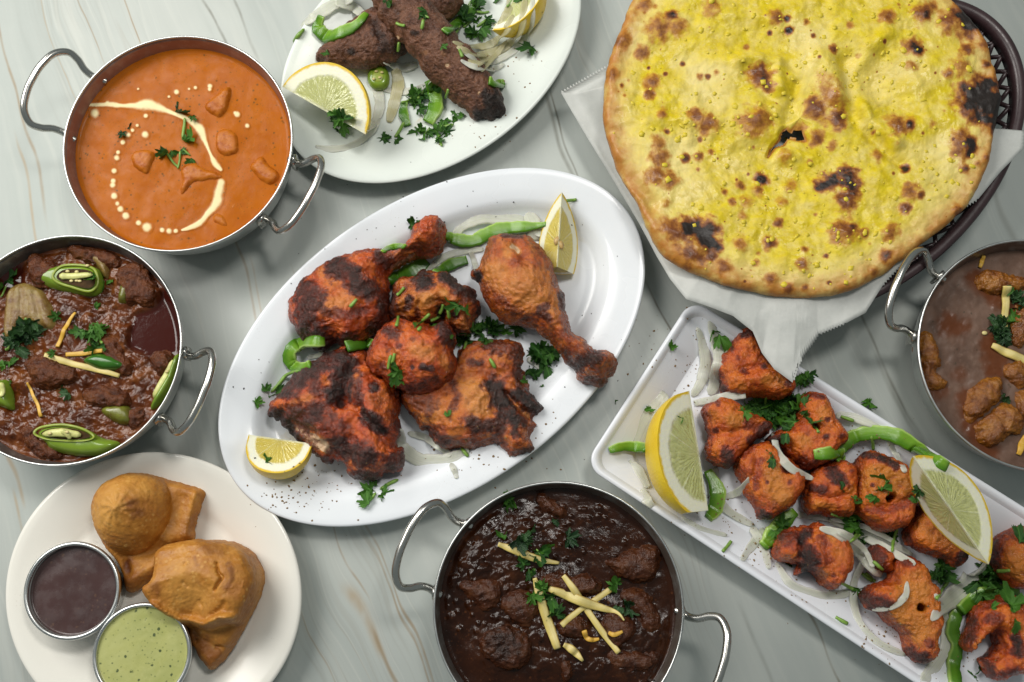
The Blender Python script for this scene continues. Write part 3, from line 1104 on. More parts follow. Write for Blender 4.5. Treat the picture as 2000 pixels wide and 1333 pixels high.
piece('chicken_drumstick', 'smooth browned tandoori drumstick with its bone end pointing down to the right', 'chicken', DR2, PZ, .050, TANDOORI, D=.032, p=2.0, disp=[(.0016, 50, 3), (.0016, 130, 4, True), (.0009, 380, 4)], seed=23,
      relief=[(z6([(680, 560), (720, 640)]), 12, -.005), (z6([(640, 620), (600, 760)]), 14, -.002), (z8([(1220, 330), (1380, 400)]), 40, .010), (z6([(760, 900), (930, 940)]), 10, -.0022)],
      char=[(z6([(600, 485), (700, 490)]), 7, .8), (z6([(425, 730), (440, 760)]), 11, 1.2), (z6([(960, 870), (980, 950)]), 9, .9), (z8([(1190, 370), (1260, 330), (1330, 320)]), 16, 1.1), (z8([(1110, 290), (1160, 360)]), 14, .8),
            (z8([(1250, 470), (1360, 480)]), 12, .7), (z6([(830, 950), (870, 940)]), 9, .8), (z6([(830, 990), (880, 1010)]), 10, .8), (z6([(580, 910), (680, 990), (780, 1040)]), 14, .5), (z8([(1100, 200), (1200, 260), (1400, 400)]), 30, .42),
            (z6([(650, 560), (690, 590)]), 6, -1.25), (z6([(620, 600)]), 10, -1), (z6([(520, 720), (640, 800), (760, 850), (900, 920)]), 26, -.75), (z6([(740, 760), (860, 760)]), 25, -.5)], edge_char=.35)

# --- thighs and breast
TH4 = z8([(440, 290), (480, 260), (560, 230), (640, 212), (720, 215), (790, 225), (840, 270), (850, 330), (845, 400), (860, 470), (880, 540), (940, 600), (975, 640), (970, 685), (930, 700), (935, 750), (900, 810), (895, 860), (913, 900), (880, 935), (800, 945), (765, 945), (730, 900), (700, 868), (640, 862), (560, 880), (500, 900), (440, 882), (400, 890), (340, 885), (300, 850), (270, 800), (230, 770), (200, 772), (170, 720), (120, 660), (80, 610), (70, 560), (110, 520), (250, 480), (320, 440), (400, 380), (430, 330)])
piece('chicken_thigh', 'broad grilled chicken thigh with black grill stripes at the right of the heap', 'chicken', TH4, PZ, .032, TANDOORI, D=.017, p=2.2, disp=SKIN, seed=31,
      relief=[(z8([(740, 540), (820, 640), (920, 700)]), 7, -.007), (z8([(660, 480), (700, 600), (760, 760)]), 15, -.003), (z8([(560, 560), (480, 700)]), 30, .004), (z8([(420, 470), (600, 430), (820, 470)]), 12, -.0025), (z8([(830, 860)]), 25, .005)],
      char=[(z8([(665, 500), (710, 600), (760, 690), (800, 740)]), 21, 1.25), (z8([(700, 760), (560, 760), (520, 730)]), 16, .9), (z8([(820, 560), (900, 610), (965, 650)]), 18, 1.25), (z8([(560, 350), (520, 350)]), 10, .9),
            (z8([(640, 240), (760, 250), (830, 300)]), 18, .75), (z8([(830, 380), (840, 500)]), 14, .8), (z8([(400, 480), (440, 560), (400, 640)]), 10, .6), (z8([(250, 780), (350, 860)]), 14, .9), (z8([(130, 560), (230, 600)]), 30, .55), (z8([(860, 920), (910, 900)]), 12, .9), (z8([(700, 860), (680, 800)]), 12, .7),
            (z8([(500, 520), (620, 560), (560, 640)]), 24, -1), (z8([(270, 650), (240, 700)]), 20, -.7), (z8([(760, 580), (880, 690)]), 6, -1)], edge_char=.45)
BR3 = z7([(360, 540), (380, 510), (430, 440), (470, 380), (540, 310), (620, 230), (690, 190), (760, 155), (840, 130), (870, 95), (930, 90), (950, 130), (1020, 130), (1050, 160), (1060, 200), (1110, 220), (1150, 270), (1180, 320), (1240, 370), (1265, 440), (1270, 520), (1260, 590), (1265, 680), (1240, 740), (1245, 780), (1280, 790), (1288, 880), (1285, 930), (1230, 940), (1150, 960), (1140, 990), (1060, 1010), (980, 1000), (920, 960), (930, 930), (880, 890), (810, 860), (800, 905), (740, 880), (700, 840), (650, 800), (600, 765), (560, 755), (530, 700), (490, 650), (460, 600), (410, 575), (370, 570)])
piece('chicken_breast', 'heavily blackened red chicken breast piece beside the small lemon wedge', 'chicken', BR3, PZ, .040, TANDOORI_RED, D=.022, p=1.9, disp=SKIN, seed=41,
      relief=[(z7([(940, 250), (900, 400), (860, 500)]), 14, -.006), (z7([(520, 620), (640, 700), (800, 800)]), 12, -.005), (z7([(760, 300), (700, 420)]), 40, .004), (z7([(1000, 560), (1080, 640), (1180, 690)]), 10, -.006), (z7([(960, 640), (920, 800)]), 16, -.004), (z7([(1100, 400), (1150, 560)]), 40, .005), (z7([(880, 480), (960, 520)]), 12, -.004)],
      char=[(z7([(480, 400), (600, 290), (760, 190), (880, 170)]), 22, 1.1), (z7([(900, 220), (880, 320), (830, 440)]), 26, 1.2), (z7([(400, 560), (470, 600), (560, 740)]), 16, 1.2), (z7([(560, 560), (640, 600), (700, 520)]), 26, .95), (z7([(1030, 560), (1090, 620), (1130, 660)]), 16, 1.2),
            (z7([(1090, 370)]), 12, 1.1), (z7([(970, 350), (980, 480)]), 12, .8), (z7([(860, 780), (980, 830), (1020, 860)]), 26, 1.1), (z7([(1200, 900), (1270, 860)]), 22, .9), (z7([(960, 980), (1100, 1000)]), 14, 1), (z7([(700, 400), (640, 320)]), 16, .7), (z7([(760, 640), (860, 700)]), 30, .6), (z7([(720, 860), (790, 890)]), 10, 1), (z7([(1250, 620), (1260, 680)]), 9, .9), (z7([(800, 560), (700, 480)]), 16, .6),
            (z7([(560, 650), (640, 705), (720, 745), (800, 800)]), 11, -1.3), (z7([(690, 770), (760, 810)]), 9, -1.25), (z7([(540, 500), (660, 450)]), 12, -.7), (z7([(960, 280), (930, 400)]), 9, -.9), (z7([(1120, 440), (1180, 560)]), 22, -.35), (z7([(920, 880), (1050, 930)]), 14, -.7), (z7([(800, 340)]), 14, -.6)], edge_char=.5)
MU = zm([(240, 260), (360, 200), (545, 170), (560, 100), (640, 55), (700, 80), (740, 90), (860, 130), (900, 110), (950, 120), (1050, 160), (1130, 220), (1160, 300), (1290, 300), (1370, 330), (1400, 400), (1400, 500), (1450, 550), (1470, 640), (1420, 720), (1370, 770), (1340, 880), (1290, 1000), (1150, 980), (1000, 900), (900, 880), (600, 880), (300, 780), (180, 700), (180, 600), (220, 440)])
piece('chicken_thigh', 'small grilled chicken thigh with a dark hollow between the two drumsticks', 'chicken', MU, PZ, .044, TANDOORI, D=.019, p=2.0, disp=SKIN, seed=51,
      relief=[(zm([(900, 680)]), 15, -.012), (zm([(1120, 720)]), 11, -.006), (zm([(560, 560), (580, 700)]), 8, -.005), (zm([(440, 480), (380, 640)]), 9, -.004), (zm([(760, 480), (1000, 460)]), 24, .004), (zm([(900, 200), (1250, 370)]), 10, .003)],
      char=[(zm([(640, 110), (600, 230), (700, 200)]), 15, 1.2), (zm([(920, 140), (1060, 220), (1100, 290)]), 12, 1.2), (zm([(1180, 330), (1300, 380), (1380, 460)]), 13, 1.2), (zm([(440, 480), (420, 600)]), 9, 1.0), (zm([(1450, 600), (1440, 680)]), 8, 1.1), (zm([(900, 640), (900, 720)]), 11, 1.3), (zm([(1120, 700)]), 8, 1.0), (zm([(200, 450), (190, 640)]), 12, .9), (zm([(540, 640), (560, 720)]), 7, .8),
            (zm([(940, 380)]), 8, -1), (zm([(680, 470), (600, 540)]), 14, -.9), (zm([(1300, 780), (1250, 900)]), 14, -.8), (zm([(340, 540)]), 10, -.6)], edge_char=.5)
ML = [(718, 705), (730, 665), (748, 640), (772, 625), (800, 628), (830, 632), (848, 640), (868, 628), (885, 645), (890, 670), (886, 690), (892, 715), (882, 740), (862, 760), (832, 768), (800, 766), (775, 757), (750, 740), (728, 725)]
piece('chicken_thigh', 'rounded grilled chicken thigh on top in the middle of the heap', 'chicken', ML, .020, .040, TANDOORI_RED, D=.024, p=2.0, disp=SKIN, seed=61,
      relief=[([(868, 650), (880, 690)], 12, .004), ([(760, 680), (780, 730)], 9, -.003), ([(820, 680)], 30, .003)],
      char=[([(862, 635), (878, 668)], 13, 1.1), ([(885, 690)], 9, .8), ([(770, 655), (755, 645)], 13, .8), ([(825, 717), (840, 720)], 7, 1), ([(805, 718)], 5, 1), ([(850, 740), (800, 762)], 10, .7), ([(778, 675)], 8, .5), ([(748, 715)], 8, .6),
            ([(812, 680), (835, 690)], 16, -1), ([(865, 700), (876, 720)], 9, -.8), ([(770, 690)], 10, -.5)], edge_char=.45)

# --- tikka cubes
z3 = lambda p: Z(1140, 590, 3.417, p)
z4 = lambda p: Z(1340, 700, 3.174, p)
zb = lambda p: Z(1380, 960, 3.573, p)
zr = lambda p: Z(1850, 1000, 4.0, p)
TK = [(.0020, 70, 3), (.0015, 140, 4, True), (.0009, 400, 4), (.0005, 900, 2)]


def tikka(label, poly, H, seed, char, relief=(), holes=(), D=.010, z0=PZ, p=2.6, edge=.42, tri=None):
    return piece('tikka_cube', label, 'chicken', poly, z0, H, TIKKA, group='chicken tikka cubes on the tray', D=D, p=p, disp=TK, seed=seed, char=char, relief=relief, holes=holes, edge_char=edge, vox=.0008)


tikka('pointed orange tikka cube under the torn tip of the paper', [(1397, 725), (1405, 700), (1420, 688), (1430, 675), (1443, 650), (1470, 645), (1481, 680), (1491, 706), (1520, 725), (1548, 745), (1546, 768), (1520, 778), (1480, 773), (1440, 776), (1412, 768), (1407, 745)], .030, 71,
      [([(1455, 655), (1470, 650)], 10, 1.1), ([(1400, 735), (1412, 760)], 8, 1.1), ([(1430, 680)], 7, 1), ([(1492, 716)], 8, 1.1), ([(1455, 728)], 10, .7), ([(1540, 750)], 9, .7), ([(1440, 700)], 7, .7), ([(1500, 740), (1530, 750)], 11, -.8), ([(1450, 755)], 10, -.6)],
      [([(1420, 745), (1500, 738)], 12, .003), ([(1480, 720), (1450, 730)], 10, -.003)])
tikka('orange tikka cube right of the large lemon wedge', z3([(790, 715), (830, 680), (905, 640), (960, 650), (1010, 670), (1060, 720), (1130, 760), (1200, 790), (1245, 820), (1230, 870), (1150, 920), (1100, 970), (1050, 1010), (1000, 1080), (950, 1110), (890, 1090), (820, 1030), (825, 950), (840, 890), (810, 800)]), .031, 72,
      [(z3([(950, 1020), (980, 1090)]), 16, 1.1), (z3([(1220, 830), (1130, 930)]), 12, 1.0), (z3([(880, 855)]), 6, .9), (z3([(1080, 830), (1150, 860)]), 12, .6), (z3([(890, 670)]), 8, .7), (z3([(1010, 800)]), 18, -.9), (z3([(860, 760)]), 14, -.6)],
      [(z3([(830, 900), (1000, 870), (1200, 830)]), 7, -.003), (z3([(960, 780)]), 22, .003)])
tikka('tikka cube with a skewer hole behind the coriander heap', z4([(720, 225), (770, 220), (850, 240), (880, 300), (920, 390), (975, 450), (975, 510), (930, 560), (870, 640), (790, 680), (720, 680), (640, 610), (600, 540), (510, 530), (500, 500), (560, 460), (620, 450), (690, 380), (700, 290)]), .033, 73,
      [(z4([(520, 500), (600, 500)]), 12, 1.1), (z4([(870, 480)]), 7, 1), (z4([(880, 380)]), 6, .9), (z4([(760, 230), (840, 240)]), 7, .8), (z4([(965, 480)]), 7, .8), (z4([(700, 640), (780, 660)]), 16, .8), (z4([(620, 560)]), 10, .7), (z4([(740, 520)]), 14, -.8), (z4([(860, 330)]), 16, -.7), (z4([(640, 560)]), 8, .5)],
      [(z4([(800, 430)]), 11, .002)], [(z4([(795, 425)]), 9)])
tikka('smooth orange tikka cube crossed by a curved onion strip', z4([(350, 570), (420, 535), (510, 530), (560, 580), (640, 640), (720, 720), (715, 790), (690, 850), (640, 920), (560, 960), (510, 1000), (450, 990), (440, 940), (380, 860), (340, 760), (305, 670), (310, 620)]), .034, 74,
      [(z4([(470, 970), (500, 985)]), 12, 1.2), (z4([(640, 770)]), 6, .9), (z4([(500, 770)]), 4, .9), (z4([(360, 600), (400, 560)]), 10, .55), (z4([(460, 640), (430, 800)]), 8, .5), (z4([(620, 690)]), 10, .9), (z4([(560, 740), (580, 850)]), 24, -1)],
      [(z4([(430, 600), (420, 760), (470, 930)]), 8, -.003), (z4([(620, 690)]), 9, -.004)])
tikka('small square tikka cube with a scorched top in the middle', z4([(735, 760), (780, 710), (830, 660), (900, 640), (960, 640), (1040, 680), (1040, 760), (1035, 870), (1015, 970), (940, 985), (850, 965), (760, 960), (725, 880), (740, 820)]), .032, 75,
      [(z4([(900, 700), (960, 760)]), 15, 1.05), (z4([(780, 810), (850, 820)]), 9, .95), (z4([(1030, 700)]), 6, .6), (z4([(800, 920), (900, 930)]), 10, -.7), (z4([(1020, 820)]), 8, -.5)],
      [(z4([(760, 850), (880, 870), (1020, 840)]), 7, -.004)])
tikka('largest tikka cube with a skewer hole and a coriander leaf on top', z4([(1045, 680), (1090, 600), (1120, 575), (1200, 605), (1290, 640), (1380, 700), (1450, 760), (1430, 850), (1390, 930), (1385, 1000), (1330, 1050), (1200, 1070), (1120, 1010), (1030, 930), (1035, 860), (1040, 760)]), .036, 76,
      [(z4([(1100, 600), (1220, 620), (1300, 660)]), 9, 1.15), (z4([(1390, 860)]), 5, 1), (z4([(1160, 785)]), 5, 1), (z4([(1440, 760)]), 8, .9), (z4([(1120, 940), (1300, 940), (1400, 880)]), 10, .55), (z4([(1100, 760), (1240, 720), (1340, 780)]), 26, -1)],
      [(z4([(1080, 920), (1240, 930), (1400, 860)]), 9, -.004)], [(z4([(1245, 875), (1265, 860)]), 8)])
tikka('tikka cube with an open square skewer hole left of the right lemon wedge', zb([(1390, 290), (1420, 190), (1500, 70), (1590, 40), (1680, 80), (1720, 140), (1800, 230), (1850, 290), (1835, 390), (1800, 450), (1750, 530), (1690, 490), (1600, 450), (1530, 430), (1430, 390), (1390, 350)]), .031, 77,
      [(z4([(1370, 1100), (1400, 1180)]), 10, .8), (zb([(1750, 500), (1800, 450)]), 10, 1.2), (zb([(1640, 470)]), 10, 1), (zb([(1490, 90), (1600, 50)]), 10, .7), (zb([(1840, 330)]), 9, .9), (zb([(1520, 230), (1700, 330)]), 24, -.7)], [(zb([(1660, 270)]), 14, .001)], [(zb([(1655, 262), (1662, 272)]), 10)])
tikka('half blackened tikka cube near the lower edge of the tray', zb([(470, 420), (500, 330), (560, 270), (650, 250), (740, 230), (800, 230), (840, 260), (930, 270), (980, 330), (1000, 420), (1005, 520), (970, 580), (930, 640), (890, 680), (830, 660), (760, 590), (720, 550), (650, 575), (610, 588), (628, 545), (640, 510), (560, 490), (490, 480)]), .033, 78,
      [(zb([(700, 430), (720, 480), (690, 540)]), 20, 1.3), (zb([(700, 300), (660, 340)]), 14, 1.25), (zb([(540, 310), (620, 330)]), 18, .85), (zb([(490, 400)]), 10, .6), (zb([(800, 320), (850, 480)]), 16, .4), (zb([(890, 590)]), 6, .9), (zb([(870, 300)]), 12, -.9), (zb([(800, 600)]), 14, -.8), (zb([(940, 430)]), 18, -.3)],
      [(zb([(650, 280), (650, 400), (640, 500)]), 7, -.006), (zb([(740, 470)]), 26, .004)])
tikka('long drooping tikka piece with a small skewer hole by the onion rings', zb([(1070, 730), (1110, 680), (1200, 645), (1270, 620), (1290, 560), (1290, 490), (1330, 460), (1440, 470), (1520, 540), (1530, 610), (1600, 700), (1600, 800), (1625, 880), (1610, 970), (1585, 1080), (1570, 1150), (1510, 1200), (1440, 1180), (1400, 1130), (1380, 1050), (1350, 990), (1250, 900), (1200, 850), (1130, 810), (1090, 780)]), .032, 79,
      [(zb([(1090, 730), (1160, 770), (1230, 790)]), 20, 1.0), (zb([(1430, 1130), (1520, 1170)]), 18, 1.0), (zb([(1560, 1060)]), 12, .7), (zb([(1350, 480), (1420, 500)]), 12, .6), (zb([(1230, 880), (1370, 1000)]), 6, .5), (zb([(1450, 700), (1420, 880), (1480, 980)]), 40, -.95), (zb([(1330, 850)]), 30, -.9)],
      [(zb([(1300, 700), (1240, 800)]), 12, .004), (zb([(1470, 980), (1440, 1080)]), 14, -.002)], [(zb([(1475, 805), (1490, 815)]), 8)])
tikka('dark tikka scrap tucked under the onion strips', zb([(1110, 530), (1150, 400), (1230, 380), (1290, 440), (1290, 560), (1210, 570), (1140, 560)]), .022, 80, [(zb([(1180, 420), (1200, 520)]), 22, .9)])
tikka('tikka cube cut by the right edge below the lemon wedge', [(1935, 1085), (1940, 1060), (1955, 1045), (1985, 1032), (2020, 1028), (2055, 1060), (2062, 1120), (2030, 1150), (1985, 1148), (1960, 1132), (1943, 1108)], .032, 81,
      [([(1945, 1060), (1940, 1100)], 12, .9), ([(2000, 1035)], 10, .6), ([(1950, 1110)], 9, .8), ([(1985, 1080), (1990, 1120)], 22, -.8)], [], [([(2000, 1102)], 7)])
tikka('curled dark tikka piece in the bottom right corner', zr([(125, 1050), (135, 980), (170, 890), (190, 790), (260, 720), (350, 690), (430, 655), (530, 670), (580, 720), (620, 800), (640, 1000), (640, 1250), (500, 1260), (400, 1300), (330, 1280), (290, 1210), (265, 1150), (310, 1130), (400, 1040), (370, 980), (350, 930), (280, 960), (230, 1000), (200, 1050), (190, 1100), (160, 1080)]), .033, 82,
      [(zr([(160, 1000), (200, 850)]), 14, .9), (zr([(540, 1000), (560, 1090)]), 14, 1.2), (zr([(300, 730), (430, 680), (520, 700)]), 14, .6), (zr([(290, 1140), (340, 1270)]), 12, .9), (zr([(400, 850), (340, 820)]), 14, .6), (zr([(420, 1280), (540, 1240)]), 10, .8), (zr([(220, 1010)]), 10, -.8), (zr([(560, 900)]), 14, -.3)],
      [(zr([(380, 940), (440, 960)]), 12, -.004)])

# --- seekh kebabs
z2 = lambda p: Z(520, 0, 3.125, p)
KB = [(.0010, 90, 3), (.0014, 200, 4), (.0011, 420, 4, True)]
K1 = z2([(300, 340), (345, 290), (420, 210), (510, 140), (600, 80), (760, 0), (900, -60), (1080, -80), (1200, -20), (1170, 60), (1090, 130), (1050, 145), (950, 190), (830, 330), (740, 370), (640, 405), (540, 410), (470, 410), (380, 422), (340, 412), (335, 380)])
piece('seekh_kebab', 'dark seekh kebab lying underneath with its torn end by the lemon wedge', 'kebab', K1, .0085, .028, KEBAB, D=.022, p=2.0, disp=KB, seed=91, jit=.0022,
      char=[(z2([(520, 315)]), 8, .9), (z2([(660, 150), (690, 220)]), 12, .7), (z2([(320, 360), (380, 400)]), 10, .4), (z2([(720, 280), (830, 300)]), 16, .6)], relief=[(z2([(660, 150), (700, 240)]), 8, -.003)], edge_char=.15)
K2 = z2([(590, 20), (590, -40), (950, -60), (970, 0), (960, 60), (1020, 100), (1080, 170), (1140, 240), (1190, 320), (1260, 370), (1320, 440), (1380, 510), (1430, 580), (1448, 650), (1440, 710), (1370, 730), (1310, 710), (1270, 725), (1240, 690), (1180, 650), (1110, 600), (1050, 540), (980, 490), (920, 410), (880, 370), (830, 310), (770, 250), (720, 190), (690, 120), (640, 70), (595, 50)])


def lift2(qp):
    # it leans on the other kebab: high at the top, touching the plate at its lower end
    return .020 * sstep(230, 60, qp[:, 1])


piece('seekh_kebab', 'long seekh kebab lying across on top with a blackened lower end', 'kebab', K2, .0075, .030, KEBAB, D=.022, p=2.0, disp=KB, seed=95, jit=.002, curl=lift2,
      char=[(z2([(1380, 620), (1400, 690)]), 24, 1.15), (z2([(1300, 700), (1430, 700)]), 14, 1.2), (z2([(910, 200)]), 8, .9), (z2([(1290, 650)]), 14, .5), (z2([(1400, 560)]), 12, .6), (z2([(1105, 398)]), 5, -1.3), (z2([(1300, 568)]), 4, -1.3), (z2([(800, 230)]), 5, -1.2), (z2([(970, 320)]), 6, -1), (z2([(1080, 330)]), 5, -.9)],
      edge_char=.12)
# ---------------------------------------------------------------- samosas
def m_samosa():
    n = NT('fried_samosa_pastry')
    a = n.noise(45, 5, .6, dist=.4)
    c_ = n.ramp(a, [(.25, (.25, .082, .008)), (.45, (.38, .148, .018)), (.62, (.50, .225, .038)), (.8, (.40, .155, .018))])
    b = n.vor(240)
    c_ = n.mix(n.math('MULTIPLY', n.step(b, .36, .12), n.step(n.noise(70, 3), .42, .60, 0, .7)), c_, (.60, .33, .09))
    c_ = n.mix(n.step(n.noise(160, 5, .7), .56, .75, 0, .5), c_, (.17, .048, .006))
    c_ = n.mix(n.math('MULTIPLY', n.attr('char'), n.step(n.noise(150, 4), .2, .6, .5, 1)), c_, (.105, .024, .004))
    c_ = n.mix(n.step(n.noise(28, 4, .6), .45, .7, 0, .5), c_, (.27, .085, .009))
    c_ = n.mix(n.step(n.attr('cav'), .0001, .0009, 0, .6), c_, (.24, .075, .008))  # crevices of the pastry shaded darker in the colour itself
    c_ = n.mix(n.attr('tone'), c_, (.56, .29, .065))
    bl = n.math('MULTIPLY', n.step(n.vor(260), .38, .1), n.step(n.noise(60, 3), .40, .6))
    h = n.math('ADD', n.math('MULTIPLY_ADD', n.noise(150, 6, .75), .8, n.math('MULTIPLY', bl, .5)), n.math('ADD', n.math('MULTIPLY', n.vor(300), .3), n.math('MULTIPLY', n.noise(700, 4, .7), .6)))
    return n.out(c_, n.step(n.noise(80, 4), .3, .7, .38, .6), n.bump(h, .42, .0012), Specular_IOR_Level=.4)


SAMOSA = m_samosa()
zs = lambda p: Z(0, 850, 2.76, p)
S1 = zs([(495, 430), (510, 350), (560, 270), (650, 220), (740, 200), (850, 222), (950, 250), (1030, 270), (1095, 305), (1070, 370), (1050, 430), (1030, 500), (1030, 560), (980, 585), (900, 600), (890, 660), (868, 740), (800, 782), (730, 835), (695, 852), (660, 830), (645, 760), (620, 690), (580, 640), (540, 590), (510, 520)])
SD = [(.0009, 45, 3), (.0005, 150, 3), (.0005, 380, 4)]


def dome(cx, cy, r, H, tip=0):
    def f(qp):
        d = np.hypot(qp[:, 0] - cx, qp[:, 1] - cy) / r
        th = np.arctan2(qp[:, 1] - cy, qp[:, 0] - cx)
        d = d * (1 + .05 * np.sin(2 * th + 1) + .03 * np.sin(3 * th))
        b = .62 * np.sqrt(np.clip(1 - np.minimum(d, 1) ** 2.0, 0, 1)) + .38 * np.clip(1 - d, 0, 1)
        return H * b + tip * np.exp(-(d / .12) ** 2) + .0007 * np.sin(11 * th + 5 * d) * np.exp(-((d - .25) / .25) ** 2)
    return f


a1, b1 = dome(75 * 0 + 0 + 715 / 2.76, 850 + 408 / 2.76, 80, .032, .0022), None
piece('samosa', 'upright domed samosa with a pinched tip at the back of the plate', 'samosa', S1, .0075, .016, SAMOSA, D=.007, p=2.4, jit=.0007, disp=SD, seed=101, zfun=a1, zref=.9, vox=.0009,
      relief=[(zs([(735, 415), (750, 395)]), 3, -.0016), (zs([(820, 380), (900, 390)]), 6, -.0012), (zs([(680, 690), (690, 730)]), 9, -.005), (zs([(1060, 310), (1040, 420), (1010, 540)]), 6, .0022), (zs([(670, 650), (800, 640), (880, 600)]), 9, -.003), (zs([(940, 480), (980, 340)]), 12, -.002), (zs([(700, 790), (840, 700)]), 8, .002)],
      char=[(zs([(710, 370), (740, 420)]), 14, .8), (zs([(690, 680), (690, 735)]), 8, 1.0), (zs([(660, 800), (740, 760)]), 18, .5), (zs([(1000, 540), (1040, 440)]), 10, .5), (zs([(620, 560), (860, 560)]), 12, .25), (zs([(560, 420), (600, 330)]), 26, -.6), (zs([(640, 300), (760, 270)]), 20, -.35)])  # negative strokes paint the lit upper left of the dome lighter
S2 = zs([(825, 820), (845, 795), (880, 760), (875, 690), (890, 612), (960, 582), (1080, 562), (1200, 570), (1290, 590), (1370, 650), (1415, 740), (1410, 830), (1370, 920), (1310, 1030), (1260, 1130), (1200, 1215), (1132, 1270), (1090, 1230), (1040, 1150), (1010, 1080), (1000, 1015), (930, 965), (880, 910), (845, 880)])


def ridge2(qp):
    t = zs([(875, 812), (1000, 762), (1130, 735), (1230, 785), (1265, 870)])
    d = seg_dist(qp, t) / 100
    h = .030 * (.7 * np.sqrt(np.clip(1 - np.minimum(d, 1) ** 2.0, 0, 1)) + .3 * np.clip(1 - d, 0, 1))
    # the lower flap lies under the belly, past a step
    st_ = poly_sdf(qp, zs([(900, 935), (1000, 1012), (1090, 1022), (1160, 1040), (1250, 1000), (1400, 1000), (1300, 1400), (900, 1300)]))
    return h * (1 - .75 * sstep(0, 9, st_)) + .006 * sstep(-12, 0, -np.abs(st_ + 10))


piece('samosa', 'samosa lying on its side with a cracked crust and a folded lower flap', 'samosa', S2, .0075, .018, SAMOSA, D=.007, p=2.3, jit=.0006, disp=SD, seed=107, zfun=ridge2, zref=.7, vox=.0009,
      relief=[(zs([(1225, 690), (1236, 740), (1262, 768), (1238, 800), (1222, 830)]), 2.6, -.0035), (zs([(1062, 690), (1068, 705)]), 2, -.001), (zs([(1060, 790), (1080, 812)]), 2.5, -.0015), (zs([(1130, 890), (1140, 910)]), 4, -.002), (zs([(1270, 900), (1250, 930), (1200, 960)]), 4, -.002), (zs([(1170, 1140), (1200, 1150)]), 5, -.002), (zs([(1060, 1110)]), 5, -.003), (zs([(890, 700), (960, 660), (1100, 620)]), 9, -.0012)],
      char=[(zs([(1235, 700), (1255, 770), (1225, 825)]), 6, .6), (zs([(840, 820), (850, 850)]), 10, .6), (zs([(1100, 600), (1190, 630)]), 14, .5), (zs([(1060, 790), (1080, 810)]), 4, .4), (zs([(1050, 1100), (1130, 1180)]), 26, .7), (zs([(1050, 660), (1060, 700)]), 4, .4), (zs([(1180, 1240), (1300, 1040)]), 9, .4), (zs([(1170, 1145)]), 6, .9), (zs([(980, 760), (1050, 880)]), 30, -.35)])

# ---------------------------------------------------------------- basket, paper and naan
PLUM = NT('plum_plastic')
PLUM_M = PLUM.out(PLUM.mix(PLUM.step(PLUM.noise(40, 4), .3, .7), (.030, .0155, .017), (.042, .023, .025)), PLUM.step(PLUM.noise(300, 3), .3, .7, .3, .42), PLUM.bump(PLUM.noise(1500, 2), .08, .0003))
ZR = .046
_fit = np.array([(1891, 0), (1947, 30), (1993, 102), (2003, 160), (2000, 301), (1947, 377), (1876, 454), (1794, 530), (1718, 576)], float)


def basket():
    best = None
    for phi in range(36, 60, 2):
        for a in range(330, 430, 8):
            for b in range(215, 285, 6):
                for cx in range(1560, 1780, 10):
                    for cy in range(230, 400, 10):
                        ph = R(phi)
                        dx, dy = _fit[:, 0] - cx, -(_fit[:, 1] - cy)
                        u, w = dx * math.cos(ph) + dy * math.sin(ph), -dx * math.sin(ph) + dy * math.cos(ph)
                        e = np.abs(np.sqrt((u / a) ** 2 + (w / b) ** 2) - 1).mean() * b + .03 * abs(a - 375)
                        if best is None or e < best[0]:
                            best = (e, cx, cy, a, b, phi)
    print('BASKET', best)
    _, cx, cy, a, b, phi = best
    c_, A, B, ph = ellipse_world(cx, cy, a, b, phi, ZR)
    t = thing('bread_basket', 'dark plum plastic basket with open lattice sides under the flatbread', 'basket', (c_[0], c_[1], 0))

    def el(d, z, n=220, off=0.0):
        q = np.linspace(0, 2 * math.pi, n, endpoint=False) + off
        return np.c_[c_[0] + (A - d) * np.cos(q) * math.cos(ph) - (B - d) * np.sin(q) * math.sin(ph), c_[1] + (A - d) * np.cos(q) * math.sin(ph) + (B - d) * np.sin(q) * math.cos(ph), np.full(n, z)]
    prof = [(.0074, ZR - .009), (.0045, ZR - .0075), (.0015, ZR - .005), (0, ZR - .0012), (.0012, ZR), (.004, ZR + .0006), (.0062, ZR - .0001), (.0080, ZR - .0012), (.0088, ZR - .004), (.0092, ZR - .0115), (.0080, ZR - .0115), (.0074, ZR - .009)]
    v, f = loft([el(d, z) for d, z in prof])
    mk('rim', v, f, PLUM_M, None, t, solid=True)
    dz = [(.0086, ZR - .0105), (.018, .0215), (.031, .006)]
    n = 46
    for sgn in (1, -1):
        for k in range(n):
            pts = []
            for s in np.linspace(0, 1, 7):
                d = np.interp(s, [0, .5, 1], [q[0] for q in dz])
                z = np.interp(s, [0, .5, 1], [q[1] for q in dz])
                ang = 2 * math.pi * k / n + sgn * s * 2 * math.pi * 1.7 / n
                pts.append((c_[0] + (A - d) * math.cos(ang) * math.cos(ph) - (B - d) * math.sin(ang) * math.sin(ph), c_[1] + (A - d) * math.cos(ang) * math.sin(ph) + (B - d) * math.sin(ang) * math.cos(ph), z))
            v, f, _ = tube(pts, .0019, 6)
            mk('lattice_rib', v, f, PLUM_M, None, t)
    v, f = loft([el(.0335, .0075), el(.0325, .004), el(.038, .0), el(.08, .0), el(.08, .003), el(.038, .0035), el(.0335, .0075)])
    mk('base_ring', v, f, PLUM_M, None, t)
    v, f = loft([el(.0797, .0005), el(.0797, .0025), el(.11, .0025), el(.11, .0005), el(.0797, .0005)])
    mk('base', v, f, PLUM_M, None, t)
    return c_


BC = basket()

